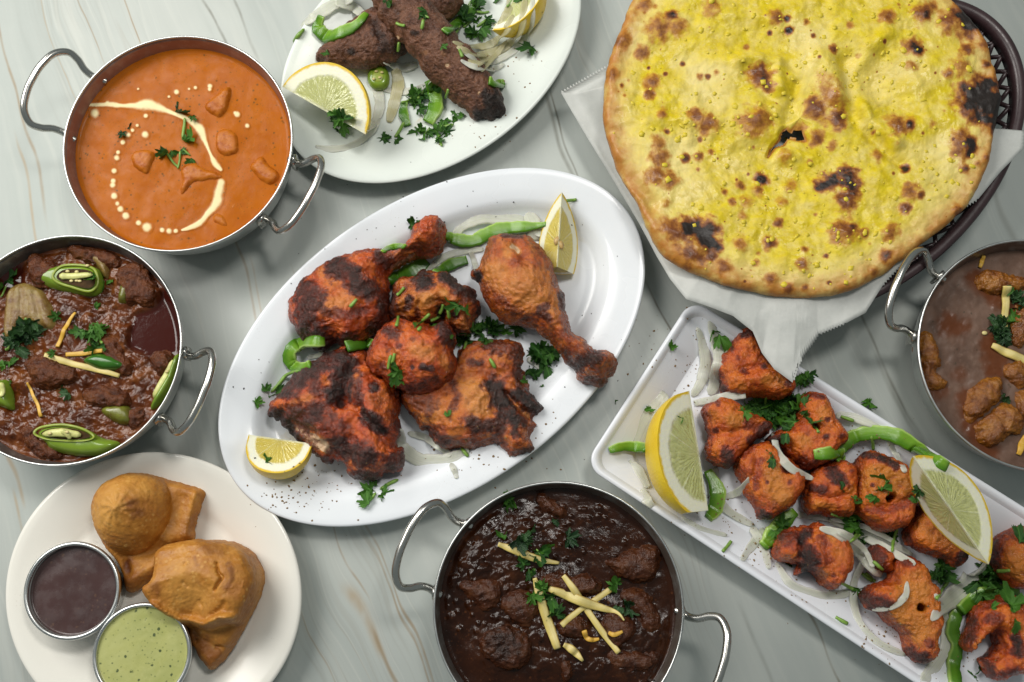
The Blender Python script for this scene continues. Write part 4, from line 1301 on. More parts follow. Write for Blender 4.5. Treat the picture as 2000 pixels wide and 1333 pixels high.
# paper
PAPER = NT('greaseproof_paper')
pcol = PAPER.mix(PAPER.step(PAPER.noise(26, 5, .65), .35, .7), (.60, .615, .585), (.70, .71, .68))
pcol = PAPER.mix(PAPER.step(PAPER.noise(260, 4, .7), .58, .72, 0, .25), pcol, (.78, .79, .76))
PAPER_M = PAPER.out(pcol, .5, PAPER.bump(PAPER.math('ADD', PAPER.noise(35, 4, .6), PAPER.math('MULTIPLY', PAPER.noise(400, 3), .15)), .35, .0022), Transmission_Weight=.0)
_tr = PAPER.t.nodes.new('ShaderNodeBsdfTranslucent')
PAPER._in(_tr.inputs[0], pcol)
_mx = PAPER.t.nodes.new('ShaderNodeMixShader')
_mx.inputs[0].default_value = .30
_o = [q for q in PAPER.t.nodes if q.type == 'OUTPUT_MATERIAL'][0]
PAPER.t.links.new(PAPER.b.outputs[0], _mx.inputs[1])
PAPER.t.links.new(_tr.outputs[0], _mx.inputs[2])
PAPER.t.links.new(_mx.outputs[0], _o.inputs[0])

NC = (1560.0, 235.0)                # the bread's middle in the photograph
# outline of the sheet: photo x, y, height (m), serrated edge to the next point?
PAPER_OUT = [(1095, 181, .028, 1), (1215, 112, .046, 0), (1330, 30, .050, 0), (1480, -60, .050, 0), (1650, -80, .050, 0), (1800, -20, .046, 0), (1870, 110, .044, 0), (1905, 200, .040, 0), (1928, 275, .034, 0),
             (1955, 280, .046, 0), (2004, 256, .0485, 1), (2000, 290, .049, 0), (1955, 335, .0488, 0), (1908, 392, .049, 1), (1838, 432, .049, 1), (1783, 495, .049, 1), (1724, 558, .048, 0), (1690, 612, .046, 0), (1650, 633, .046, 1), (1598, 655, .046, 1), (1562, 708, .047, 1), (1548, 748, .046, 0), (1512, 722, .046, 0),
             (1488, 690, .0445, 0), (1470, 648, .0475, 0), (1432, 618, .0485, 0), (1385, 600, .0485, 0), (1340, 585, .0475, 0), (1308, 545, .043, 0), (1282, 500, .036, 0), (1250, 440, .030, 0), (1205, 365, .029, 0), (1150, 275, .028, 0)]


def paper():
    pts, teeth = [], []
    for i, (x, y, z, ser) in enumerate(PAPER_OUT):
        x2, y2, z2, _ = PAPER_OUT[(i + 1) % len(PAPER_OUT)]
        L = math.hypot(x2 - x, y2 - y)
        n = max(4, int(L / 3.2))
        for k in range(n):
            s = k / n
            ox = 0
            if ser:
                ox = 2.4 * (1 if k % 2 else -1)
            nx, ny = (y2 - y) / L, -(x2 - x) / L
            pts.append((x + (x2 - x) * s, y + (y2 - y) * s, z + (z2 - z) * s))
            teeth.append((nx * ox, ny * ox))
    pts = np.array(pts)
    teeth = np.array(teeth)
    n = len(pts)
    W = P(pts[:, 0], pts[:, 1], pts[:, 2])
    cz = P(NC[0], NC[1], .036)
    rings = []
    m = 46
    for s in np.linspace(.02, 1, m):
        r = cz + (W - cz) * s
        u = sstep(.48, .70, s)
        e_ = sstep(.80, .97, s)
        r[:, 2] = .036 + .0125 * u
        r[:, 2] = r[:, 2] * (1 - e_) + W[:, 2] * e_
        rings.append(r)
    rings[-1] = P(pts[:, 0] + teeth[:, 0], pts[:, 1] + teeth[:, 1], pts[:, 2])
    v = np.vstack(rings)
    px = PX(v)
    s_ = np.repeat(np.linspace(.02, 1, m), n)
    cr = .0022 * fbm(v, 22, 3, 5) + .0012 * (1 - 2 * np.abs(fbm(v, 30, 2, 9)))
    v[:, 2] += cr * sstep(.3, .7, s_) * (1 - .55 * sstep(.9, 1, s_))
    f = []
    i, k = np.meshgrid(np.arange(m - 1), np.arange(n), indexing='ij')
    k2 = (k + 1) % n
    f = np.stack([i * n + k, i * n + k2, (i + 1) * n + k2, (i + 1) * n + k], -1).reshape(-1, 4)
    f = f[:, ::-1]
    o = mk('paper_sheet', v, f, PAPER_M, None, None, solid=True)
    sm = o.modifiers.new('thickness', 'SOLIDIFY')
    sm.thickness = .00012
    tag(o, 'translucent greaseproof paper with saw toothed edges lining the bread basket', 'paper')


paper()

NAAN = [(1240, -5), (1212, 60), (1190, 115), (1180, 180), (1179, 240), (1195, 300), (1215, 350), (1245, 405), (1260, 440), (1275, 475), (1300, 505), (1340, 530), (1390, 550), (1450, 567), (1520, 579), (1590, 582), (1650, 572), (1710, 545), (1760, 510), (1800, 478), (1850, 440), (1890, 400), (1915, 355), (1930, 310), (1940, 260), (1952, 200), (1944, 150), (1925, 95), (1895, 45), (1860, 5), (1800, -45), (1700, -90), (1550, -110), (1400, -90), (1300, -50)]
zn = lambda p: Z(1080, 0, 1.96, p)
# browned blisters: x, y, radius (in the enlarged view), strength
SPOTS = zn([(450, 75, 26, .9), (400, 125, 52, .6), (470, 120, 40, .5), (345, 30, 27, .6), (335, 215, 30, .6), (260, 170, 34, .6), (220, 300, 26, .6), (370, 325, 36, .6), (365, 375, 26, .65), (415, 450, 24, .6), (550, 460, 36, .65), (590, 490, 40, .6), (560, 305, 14, .5), (735, 190, 13, .5), (600, 45, 36, .5), (845, 85, 32, .6), (900, 126, 18, 1.1), (890, 86, 10, 1.1), (965, 95, 15, .5), (1125, 110, 16, .45), (1265, 85, 32, .6), (1065, 205, 19, .8), (1360, 195, 34, .95), (1375, 215, 24, 1.1), (1360, 270, 22, .6), (785, 300, 46, .8), (795, 320, 28, .95), (815, 345, 25, .8), (1000, 430, 46, .75), (1080, 465, 44, .8), (1050, 390, 60, .5), (1030, 320, 40, .3), (765, 480, 62, .55), (790, 450, 30, .6), (1310, 490, 52, .6), (1350, 492, 20, .9), (1575, 578, 26, 1.15), (1550, 590, 46, .65), (1545, 540, 40, .6), (1555, 350, 24, .85), (1545, 280, 42, .5), (1500, 300, 22, .6), (1645, 265, 20, .8), (1570, 210, 26, .8), (1400, 70, 40, .7), (1410, 80, 22, .9), (1500, 100, 50, .65), (1540, 120, 40, .6), (1440, 40, 20, .6), (400, 560, 34, .5), (400, 620, 40, .6), (390, 690, 42, .6), (445, 705, 34, .55), (500, 615, 20, .8), (550, 605, 20, .7), (715, 720, 22, .6), (792, 690, 28, 1.05), (780, 735, 24, .6), (905, 720, 28, .4), (735, 780, 28, .4), (680, 782, 16, .6), (868, 780, 22, .5), (857, 865, 18, .7), (720, 840, 20, .4), (1115, 775, 46, .8), (1230, 605, 27, .5), (1340, 655, 18, 1.0), (1355, 745, 40, .6), (1390, 760, 18, .8), (1335, 808, 24, .75), (1280, 900, 34, .6), (1100, 900, 50, .7), (1130, 885, 20, .85), (1180, 906, 18, .55), (820, 945, 27, .8), (710, 945, 32, .5), (952, 970, 15, .6), (770, 1015, 16, .5), (945, 1025, 26, .6), (828, 1080, 26, .65), (890, 1112, 22, .7), (955, 1110, 16, .8), (640, 1032, 36, .65), (470, 910, 60, .7), (520, 985, 60, .75), (425, 885, 40, .6), (1262, 992, 26, .9), (1215, 1045, 24, .6), (880, 612, 32, .35), (980, 630, 14, .5), (1065, 570, 20, .5), (1000, 536, 32, .65), (600, 590, 14, .6), (620, 290, 14, .6), (1650, 180, 40, .6), (1600, 120, 40, .65), (1660, 330, 26, .5), (1565, 660, 20, .8), (1610, 640, 14, .6), (1640, 620, 18, .6), (1440, 490, 15, .4), (1540, 820, 26, .6), (430, 790, 20, .35), (1000, 700, 10, .6), (650, 745, 10, .6)])
BLACK = [(zn([(1570, 60), (1560, 95), (1580, 100)]), 24, 1.2), (zn([(1640, 380), (1600, 400), (1670, 440), (1690, 400)]), 30, 1.3), (zn([(1680, 480), (1690, 520)]), 14, 1.2), (zn([(1060, 705), (1030, 720)]), 13, 1.2), (zn([(1115, 690), (1130, 730)]), 17, 1.2), (zn([(510, 885), (560, 900), (595, 945)]), 17, 1.3), (zn([(600, 990)]), 10, .9), (zn([(540, 890), (580, 905)]), 20, 1.2), (zn([(1580, 565), (1575, 590)]), 12, 1.2)]
_rs = np.random.RandomState(21)
for _ in range(150):
    q = _rs.rand(2)
    SPOTS.append((1190 + 740 * q[0], 570 * q[1], 1.8 + 6 * _rs.rand() ** 3, (.3 + .6 * _rs.rand())))


def m_naan():
    n = NT('turmeric_naan')
    a = n.noise(24, 4, .6)
    yel = n.attr('yellow')
    c_ = n.mix(n.step(a, .3, .7), (.68, .535, .135), (.73, .60, .21))
    c_ = n.mix(n.math('MULTIPLY', yel, n.step(n.noise(75, 5, .65), .28, .62, .35, 1)), c_, n.mix(n.step(n.noise(130, 4, .65), .35, .65), (.68, .53, .010), (.55, .41, .007)))
    e = n.attr('edge')
    c_ = n.mix(n.math('MULTIPLY', e, n.step(n.noise(60, 5, .65), .25, .6, .35, 1)), c_, (.42, .165, .028))
    nz = n.math('MULTIPLY_ADD', n.noise(210, 6, .72), .9, -.45)
    k = n.math('ADD', n.attr('char'), nz)
    on = n.step(n.attr('char'), .0, .2)
    k = n.math('MULTIPLY', k, on)
    c_ = n.mix(n.step(k, -.02, .55, 0, .92), c_, (.42, .165, .020))
    c_ = n.mix(n.step(k, .36, .86), c_, (.165, .048, .010))
    c_ = n.mix(n.step(k, .80, 1.18), c_, (.016, .011, .009))
    h = n.math('ADD', n.noise(120, 5, .55), n.math('MULTIPLY', n.noise(600, 3, .6), .25))
    r = n.step(n.noise(50, 4), .3, .7, .30, .55)
    m = n.out(c_, r, n.bump(h, .45, .0015), Specular_IOR_Level=.4)
    n.sss(.08, .004, (1, .6, .25))
    return m


def naan():
    nr, na = 330, 760
    ol = catmull(NAAN, 24)
    th = np.arctan2(ol[:, 1] - NC[1], ol[:, 0] - NC[0])
    rad = np.hypot(ol[:, 0] - NC[0], ol[:, 1] - NC[1])
    o = np.argsort(th)
    a = np.linspace(-math.pi, math.pi, na, endpoint=False)
    ro = np.interp(a, np.r_[th[o] - 2 * math.pi, th[o], th[o] + 2 * math.pi], np.tile(rad[o], 3))
    ro = ro * (1 + .006 * perlin(np.c_[np.cos(a) * 9, np.sin(a) * 9, a * 0], 4) + .004 * perlin(np.c_[np.cos(a) * 26, np.sin(a) * 26, a * 0], 6))
    s = np.sqrt(np.linspace(0, 1, nr)) * .998 + .002
    px = np.stack([(NC[0] + s[:, None] * ro * np.cos(a)).ravel(), (NC[1] + s[:, None] * ro * np.sin(a)).ravel()], 1)
    zb = .052
    v = P(px[:, 0], px[:, 1], zb)
    ss = np.repeat(s, na)
    # sags into the basket a little, blistered, with a thicker uneven rim
    h = -.006 * (1 - ss ** 2) + .0042 * fbm(v, 16, 3, 3) + .0026 * fbm(v, 42, 3, 8) + .0014 * fbm(v, 105, 3, 12)
    h += .0030 * (1 - 2 * np.abs(fbm(v, 11, 2, 14))) * (1 - sstep(.8, 1, ss))
    # long folds
    for pts, r, am in [(zn([(890, 470), (910, 400), (930, 330)]), 9, -.003), (zn([(1110, 240), (1120, 350), (1150, 460), (1250, 560), (1330, 640)]), 14, -.0035), (zn([(1010, 240), (1060, 300), (1085, 380)]), 22, .005), (zn([(1160, 250), (1240, 360), (1330, 420)]), 26, -.004), (zn([(1270, 150), (1200, 200), (1170, 260)]), 18, .004), (zn([(700, 250), (760, 230), (850, 250), (860, 350)]), 15, .0045), (zn([(1180, 420), (1200, 480), (1300, 560)]), 14, .004), (zn([(240, 640), (330, 740), (380, 800)]), 12, -.003), (zn([(360, 480), (420, 460), (500, 470), (520, 540)]), 12, .002), (zn([(880, 600), (980, 610)]), 16, .004)]:
        h += 1.15 * am * np.exp(-(seg_dist(px, pts) / r) ** 2)
    w = fbm(v, 130, 4, 40)
    char = np.zeros(len(v))
    for x_, y_, r_, st_ in SPOTS:
        st_ = st_ * 1.08
        r_ = r_ / 1.96 * 1.08 if r_ > 12 else r_ * .8
        m = (np.abs(px[:, 0] - x_) < 2.2 * r_) & (np.abs(px[:, 1] - y_) < 2.2 * r_)
        if m.any():
            d = np.hypot(px[m, 0] - x_, px[m, 1] - y_) / r_
            char[m] = np.maximum(char[m], st_ * (1.1 - 1.1 * sstep(.10, 1.5, d + w[m] * .9)))
            if r_ > 9:
                h[m] += .0022 * min(r_ / 25, 1.3) * np.exp(-(d / .9) ** 2)
    char = np.maximum(char, strokes(px, [(a_, b_ * 1.15, c_) for a_, b_, c_ in BLACK], .8, w * 1.1))
    rim = 1 - sstep(.0, .022, poly_sdf(v[:, :2], P(ol[::4, 0], ol[::4, 1], zb)[:, :2]) + w * .006)
    yel = sstep(-.38, .0, fbm(v, 15, 4, 60)) * sstep(0, 60, poly_sdf(px, ol[::4]) - 18)
    dist = (1 - s[:, None]) * ro * M(1)
    edge_round = np.sqrt(np.clip(1 - (1 - np.clip(dist.ravel() / .006, 0, 1)) ** 2, 0, 1))
    T = .0075
    v[:, 2] += h + T * edge_round
    # the torn hole
    hole = catmull(zn([(874, 512), (890, 496), (915, 498), (962, 486), (956, 512), (966, 540), (930, 536), (902, 532), (880, 556), (850, 566), (826, 598), (845, 560), (868, 540)]), 5)
    dh = poly_sdf(px, hole)
    v[:, 2] -= .004 * sstep(-9, 0, dh)
    char = np.maximum(char, .55 * sstep(-5, -1, dh + w * 4))
    i, k = np.meshgrid(np.arange(nr - 1), np.arange(na), indexing='ij')
    k2 = (k + 1) % na
    f = np.stack([i * na + k, i * na + k2, (i + 1) * na + k2, (i + 1) * na + k], -1).reshape(-1, 4)[:, ::-1]
    f = f[~(dh[f] > 0).all(1)]
    low = np.stack([v[:, 0], v[:, 1], v[:, 2] - T * edge_round - .0006], 1)[(nr - 1) * na:]
    # underside
    nb = 24
    rings = [v[(nr - 1) * na:]]
    cz = P(NC[0], NC[1], zb)
    und = []
    for q in np.linspace(.985, .5, nb):
        r_ = cz + (v[(nr - 1) * na:] - cz) * q
        r_[:, 2] = v[(nr - 1) * na:, 2] * q + (zb - .0075) * (1 - q) - .002 * (1 - q)
        und.append(r_)
    uv, uf = loft([v[(nr - 1) * na:]] + und)
    n0 = len(v)
    uf = np.array(uf)
    uf = np.where(uf < na, uf + (nr - 1) * na, uf - na + n0)
    allv = np.vstack([v] + und)
    z_ = np.zeros(nb * na)
    ob = mk('naan', allv, np.vstack([f, uf[:, ::-1]]), m_naan(), {'char': np.r_[char, z_], 'edge': np.r_[rim, z_ + .7], 'yellow': np.r_[yel, z_]}, solid=True)
    tag(ob, 'large round blistered yellow flatbread with a small tear in its middle', 'bread')


naan()


# loose garlic and turmeric crumbs on the bread
def crumbs(name, n, pick, size, mat, label, seed, lift=.0004):
    rs = np.random.RandomState(seed)
    V, Fc = [], []
    for _ in range(n):
        p = pick(rs)
        if p is None:
            continue
        h, nrm = drop(p[0], p[1], 0)
        r = size * (.45 + rs.rand() ** 2 * 1.1)
        b = len(V)
        k = rs.randint(4, 7)
        an = rs.rand() * 6.28
        el = .5 + .5 * rs.rand()
        for ring, zz, rr in ((0, -.25, 1.0), (1, .22, .8)):
            for j in range(k):
                q = 2 * math.pi * j / k
                rad = r * rr * (.7 + .5 * rs.rand())
                x_, y_ = rad * math.cos(q), rad * math.sin(q) * el
                V.append((h.x + x_ * math.cos(an) - y_ * math.sin(an), h.y + x_ * math.sin(an) + y_ * math.cos(an), h.z + lift * .3 + zz * r * .6 + rs.rand() * r * .12))
        for j in range(k):
            j2 = (j + 1) % k
            Fc.append((b + j, b + j2, b + k + j2, b + k + j))
        Fc.append(tuple(b + k + j for j in range(k)))
    o = mk(name, np.array(V), Fc, mat, smooth=False)
    o['kind'] = 'stuff'
    o['label'] = label
    o['category'] = 'crumbs'
    return o


def flat_mat(name, col, rough=.5, var=.25, sc=300):
    n = NT(name)
    return n.out(n.mix(n.step(n.noise(sc, 3), .3, .7), col, tuple(c_ * (1 - var) for c_ in col)), rough)


GARLIC = flat_mat('turmeric_garlic', (.68, .53, .03), .5, .2, 900)
_no = catmull(NAAN, 4)
_cl = [(1560, 110), (1480, 190), (1620, 330), (1400, 200), (1320, 260), (1700, 170), (1740, 100), (1500, 420), (1600, 500), (1760, 330), (1840, 330), (1660, 60), (1400, 330), (1560, 545), (1450, 480), (1680, 480)]


def pick_naan(rs):
    if rs.rand() < .6:
        c_ = _cl[rs.randint(len(_cl))]
        p = np.array(c_) + rs.normal(size=2) * 42
    else:
        p = np.array([1190 + 740 * rs.rand(), 575 * rs.rand()])
    return p if poly_sdf(p[None], _no)[0] > 14 else None


crumbs('garlic_crumbs', 420, pick_naan, .0021, GARLIC, 'yellow minced garlic scattered over the flatbread', 5)
# ---------------------------------------------------------------- pieces lying in the curries
zp1 = lambda p: Z(0, 0, 2.666, p)
zp2 = lambda p: Z(0, 430, 2.667, p)
zp3 = lambda p: Z(750, 930, 2.941, p)
zp4 = lambda p: Z(1720, 400, 2.468, p)
CK = [(.0008, 80, 3), (.0006, 220, 4, True)]


def chunk(label, poly, z, up, mat, seed, H=.014, name='meat_chunk', cat='meat', group=None, D=None, disp=CK, **k):
    return piece(name, label, cat, poly, z + up - H * .97, H, mat, group=group, D=D or .008, p=2.1, disp=disp, seed=seed, vox=.00085, zref=.9, **k)


for i, (lab, pl, up) in enumerate([
        ('pointed coated chicken chunk near the top right of the orange curry', [(1055, 540), (1110, 490), (1190, 430), (1205, 480), (1190, 560), (1140, 620), (1090, 595), (1060, 570)], .0045),
        ('rounded coated chicken chunk right of the cream stroke', [(1110, 700), (1150, 660), (1220, 670), (1250, 730), (1240, 790), (1180, 825), (1120, 790)], .0035),
        ('small coated chicken chunk left of the herbs in the orange curry', [(660, 810), (740, 770), (812, 790), (795, 860), (770, 912), (730, 905), (690, 870)], .004),
        ('three cornered coated chicken chunk under the herbs', [(930, 865), (1010, 835), (1080, 870), (1185, 915), (1120, 945), (1000, 965), (948, 1025), (918, 1020), (935, 940)], .0035),
        ('squarish coated chicken chunk by the right rim of the orange curry', [(1290, 860), (1360, 800), (1410, 850), (1462, 912), (1400, 972), (1340, 930)], .0045),
        ('low coated chicken chunk at the bottom right of the orange curry', [(1095, 1120), (1150, 1095), (1200, 1150), (1180, 1195), (1110, 1170)], .0025),
        ('narrow coated chicken sliver near the bottom right of the orange curry', [(1180, 1105), (1220, 1000), (1245, 1005), (1235, 1080), (1200, 1135)], .0025)]):
    chunk(lab, zp1(pl), G1, up * .85, CHUNKO, 200 + i, name='chicken_chunk', cat='chicken', D=.005, group='chicken chunks in the orange curry', disp=[(.0005, 80, 3), (.0004, 250, 3, True)])

for i, (lab, pl, up) in enumerate([
        ('reddish brown meat chunk above the upper chilli slice', [(118, 200), (150, 160), (250, 190), (310, 245), (250, 335), (180, 345), (130, 290)], .009),
        ('long brown meat chunk along the top rim of the masala', [(330, 130), (420, 118), (520, 140), (600, 160), (640, 240), (560, 250), (430, 225), (360, 180)], .007),
        ('brown meat chunk left of the dark oil pool', [(600, 250), (720, 205), (800, 300), (805, 430), (720, 440), (640, 425), (600, 330)], .008),
        ('wide brown meat chunk under the longest ginger strip', [(105, 725), (220, 690), (330, 740), (410, 800), (340, 865), (200, 875), (120, 800)], .009),
        ('brown meat chunk above the lower green pepper piece', [(420, 885), (560, 845), (655, 900), (655, 960), (560, 985), (440, 965)], .008),
        ('small brown meat chunk beside the chilli slice on the right rim', [(770, 700), (850, 665), (895, 720), (865, 800), (800, 800)], .008),
        ('brown meat chunk below the lower chilli slice at the bottom rim', [(90, 1080), (180, 1050), (220, 1130), (340, 1235), (200, 1245), (110, 1180)], .007),
        ('small brown meat chunk right of the lower chilli slice', [(640, 1000), (720, 955), (775, 1010), (700, 1085), (650, 1060)], .006),
        ('brown meat chunk in the middle of the masala below the coriander', [(520, 600), (600, 590), (640, 660), (700, 780), (620, 830), (560, 780), (500, 690)], .006)]):
    chunk(lab, zp2(pl), G2, up, MASALAM, 220 + i, H=.018, D=.010, group='meat chunks in the brown masala', disp=[(.0022, 65, 3), (.0017, 160, 4, True), (.0008, 400, 3)])

for i, (lab, pl, up) in enumerate([
        ('small brown meat chunk near the top rim of the dark stew', [(868, 100), (920, 92), (1000, 150), (1065, 200), (1040, 252), (960, 235), (900, 190)], .004),
        ('tapered meat chunk near the right rim of the dark stew', [(1260, 490), (1350, 460), (1430, 410), (1530, 388), (1592, 420), (1585, 520), (1530, 612), (1440, 612), (1350, 582), (1310, 530)], .007),
        ('flat meat chunk behind the crossed ginger strips', [(870, 600), (1000, 535), (1080, 575), (1150, 548), (1245, 600), (1245, 665), (1130, 705), (980, 690)], .006),
        ('meat chunk at the left of the dark stew', [(420, 620), (540, 585), (660, 600), (675, 720), (600, 795), (500, 730)], .007),
        ('meat chunk left of the upright ginger strip', [(670, 690), (780, 645), (885, 700), (890, 800), (820, 870), (700, 825)], .008),
        ('greenish black lump at the lower left of the dark stew', [(555, 930), (650, 855), (780, 875), (855, 960), (845, 1060), (740, 1125), (620, 1085), (548, 1000)], .009),
        ('meat chunk right of the upright ginger strip', [(1000, 830), (1130, 795), (1190, 880), (1140, 955), (1020, 935)], .008),
        ('meat chunk under the end of the longest ginger strip', [(1240, 830), (1350, 775), (1445, 840), (1450, 925), (1350, 985), (1265, 935)], .008),
        ('smooth curved meat chunk by the right rim of the dark stew', [(1355, 685), (1420, 635), (1530, 680), (1595, 800), (1575, 905), (1480, 885), (1430, 790)], .006),
        ('small reddish meat chunk at the bottom of the dark stew', [(1005, 1065), (1060, 1035), (1095, 1100), (1085, 1175), (1020, 1185)], .007),
        ('broad meat chunk at the lower right of the dark stew', [(1280, 1010), (1400, 985), (1550, 1000), (1595, 1080), (1500, 1135), (1330, 1115)], .006),
        ('thin meat shred left of the top ginger strip', [(535, 470), (640, 445), (785, 458), (760, 495), (620, 515)], .004)]):
    chunk(lab, zp3(pl), G3, up + .0018, STEW, 240 + i, H=.017, D=.011, group='meat chunks in the dark stew', disp=[(.0024, 60, 3), (.0016, 150, 4, True), (.0007, 400, 3)],
          char=[(zp3([(680, 960)]), 40, .55)] if i == 5 else None)

for i, (lab, pl, up) in enumerate([
        ('orange brown meat piece near the top of the greyish curry', [(475, 322), (520, 303), (620, 320), (700, 335), (780, 400), (700, 410), (600, 425), (540, 432), (490, 412), (463, 370)], .006),
        ('orange brown meat piece by the right edge of the greyish curry', [(640, 500), (720, 465), (770, 560), (730, 660), (660, 692), (638, 640)], .006),
        ('orange brown meat piece against the left rim of the greyish curry', [(188, 640), (238, 598), (292, 680), (302, 760), (275, 800), (325, 835), (330, 872), (245, 892), (205, 830), (190, 740)], .006),
        ('knobbly meat piece in the lower part of the greyish curry', [(428, 920), (490, 840), (570, 815), (603, 850), (592, 920), (560, 955), (520, 1012), (450, 1042), (418, 1000)], .008),
        ('fibrous meat piece at the bottom of the greyish curry', [(468, 1055), (560, 980), (620, 955), (700, 1000), (695, 1085), (600, 1135), (530, 1165), (478, 1125)], .008),
        ('small meat piece under the slanting ginger strip', [(595, 785), (680, 738), (745, 800), (695, 885), (620, 845)], .006),
        ('meat piece at the right edge below the slanting ginger strip', [(650, 920), (720, 875), (760, 1000), (690, 1035)], .006)]):
    chunk(lab, zp4(pl), G4, up, CURRYM, 260 + i, H=.016, D=.009, group='meat pieces in the greyish curry', disp=[(.0026, 65, 3), (.0017, 150, 4, True), (.0008, 400, 3)])
# ---------------------------------------------------------------- fresh garnish: materials and builders
def m_leaf(name, a, b, rough=.42):
    n = NT(name)
    oi = n.t.nodes.new('ShaderNodeObjectInfo')
    k = n.math('ADD', n.math('MULTIPLY', oi.outputs['Random'], .7), n.math('MULTIPLY_ADD', n.noise(220, 3), .8, -.25))
    c_ = n.mix(n.step(k, .1, .95), a, b)
    c_ = n.mix(n.math('MULTIPLY', n.attr('vein'), .5), c_, tuple(min(1, x * 1.7 + .02) for x in b))
    n.out(c_, rough, n.bump(n.math('ADD', n.noise(500, 3), n.math('MULTIPLY', n.attr('vein'), -.8)), .5, .0006), Specular_IOR_Level=.4)
    t = n.t.nodes.new('ShaderNodeBsdfTranslucent')
    n._in(t.inputs[0], c_)
    m = n.t.nodes.new('ShaderNodeMixShader')
    m.inputs[0].default_value = .22
    o = [q for q in n.t.nodes if q.type == 'OUTPUT_MATERIAL'][0]
    n.t.links.new(n.b.outputs[0], m.inputs[1])
    n.t.links.new(t.outputs[0], m.inputs[2])
    n.t.links.new(m.outputs[0], o.inputs[0])
    return n.m


LEAF = m_leaf('coriander_leaf', (.016, .075, .010), (.075, .215, .020))
LEAF_WET = m_leaf('sauced_coriander_leaf', (.012, .040, .014), (.040, .105, .028), .22)
STEM = flat_mat('coriander_stem', (.20, .36, .055), .4)


def m_strip(name, skin, flesh, edge, rough=.3, sss=.25, lines=.5, alpha_=0):
    n = NT(name)
    v = n.attr('v')
    cx = n.t.nodes.new('ShaderNodeCombineXYZ')
    n._in(cx.inputs[0], n.math('MULTIPLY', v, 3.0))
    ln = n.noise(2.2, 3, .7, cx.outputs[0])
    c_ = n.mix(n.step(v, -.2, .75), flesh, skin)
    c_ = n.mix(n.step(v, -.55, -.95), c_, edge)
    c_ = n.mix(n.step(ln, .45, .65, 0, lines), c_, tuple(x * .72 for x in flesh))
    c_ = n.mix(n.step(n.noise(90, 4, .6), .55, .75, 0, .35), c_, tuple(min(1, x * 1.2) for x in flesh))
    n.out(c_, rough, n.bump(n.math('ADD', ln, n.math('MULTIPLY', n.noise(420, 3), .5)), .35, .0007), Specular_IOR_Level=.5)
    n.sss(sss, .004, (.8, 1, .5))
    if alpha_:
        n.b.inputs['Alpha'].default_value = alpha_
    return n.m


ONION = m_strip('sliced_white_onion', (.72, .73, .62), (.64, .655, .55), (.74, .74, .65), .24, .2, .6, .66)
ONION_Y = m_strip('yellowed_onion', (.60, .56, .33), (.52, .48, .26), (.62, .58, .36), .24, .2, .8, .62)
PEPPER = m_strip('green_pepper', (.070, .195, .008), (.155, .315, .022), (.40, .56, .15), .22, .15, .15)
PEPPER_D = m_strip('dark_green_pepper', (.040, .135, .008), (.085, .215, .015), (.30, .45, .10), .22, .12, .15)
GINGER = m_strip('ginger', (.60, .47, .13), (.66, .55, .22), (.40, .26, .06), .4, .15, .5)
GINGER_O = m_strip('orange_stained_ginger', (.60, .33, .035), (.66, .40, .06), (.42, .19, .02), .4, .1, .5)
SEED = flat_mat('pepper_seed', (.66, .56, .24), .4)
PITH = flat_mat('pale_chilli_pith', (.62, .62, .22), .4)


# leaf shapes: lobed fans, a few variants that copies share
def leaf_mesh(seed):
    rs = np.random.RandomState(seed)
    lobes = 3 if seed % 3 else 5
    n = 48
    half = (.86, .62, .45, .8, .55, .38, .7, .86, .5)[seed % 9]
    a = np.linspace(-half * math.pi, half * math.pi, n)
    lobes = max(1, round(lobes * half / .86))
    span = 2 * half * math.pi / lobes
    ph = (a + half * math.pi) / span
    lob = np.abs(np.sin(np.pi * np.clip(ph % 1, 0, 1))) ** .55
    big = 1 + .22 * np.cos(a) + .12 * rs.randn() * np.sin(a)
    teeth = 1 + .13 * np.sign(np.sin(ph * 2 * math.pi * 2.5 + rs.rand() * 3)) * np.abs(np.sin(ph * 2 * math.pi * 2.5)) ** .6
    r = (.34 + .62 * lob) * big * teeth * (1 + .08 * rs.randn(n))
    c1, c2, tw = .40 * rs.randn(), .40 * rs.randn() + .2, .35 * rs.randn()
    V, vein = [(0, 0, 0)], [1.0]
    for k_, q in enumerate((.38, .72, 1.0)):
        for i in range(n):
            x, y = q * r[i] * math.cos(a[i]), q * r[i] * math.sin(a[i])
            fold = .16 * math.cos(ph[i] * 2 * math.pi) * q
            V.append((x + .25, y, c1 * x * x + c2 * y * y + tw * x * y + fold + .05 * rs.randn() * q))
            vein.append(max(0, math.cos((ph[i] - .5) * 2 * math.pi)) ** 14 * (1 - q * .6))
    F = []
    for i in range(n - 1):
        F.append((0, 1 + i, 2 + i))
        for k_ in range(2):
            b = 1 + k_ * n
            F.append((b + i, b + n + i, b + n + i + 1, b + i + 1))
    me = bpy.data.meshes.new('leaf')
    me.from_pydata(V, [], F)
    me.polygons.foreach_set('use_smooth', [True] * len(F))
    at = me.attributes.new('vein', 'FLOAT', 'POINT')
    at.data.foreach_set('value', np.array(vein, np.float32))
    return me


_lm = {}


def leaf_data(seed, wet):
    k = (seed % 9, wet)
    if k not in _lm:
        me = leaf_mesh(k[0] + 100)
        me.materials.append(LEAF_WET if wet else LEAF)
        _lm[k] = me
    return _lm[k]


_lr = random.Random(77)


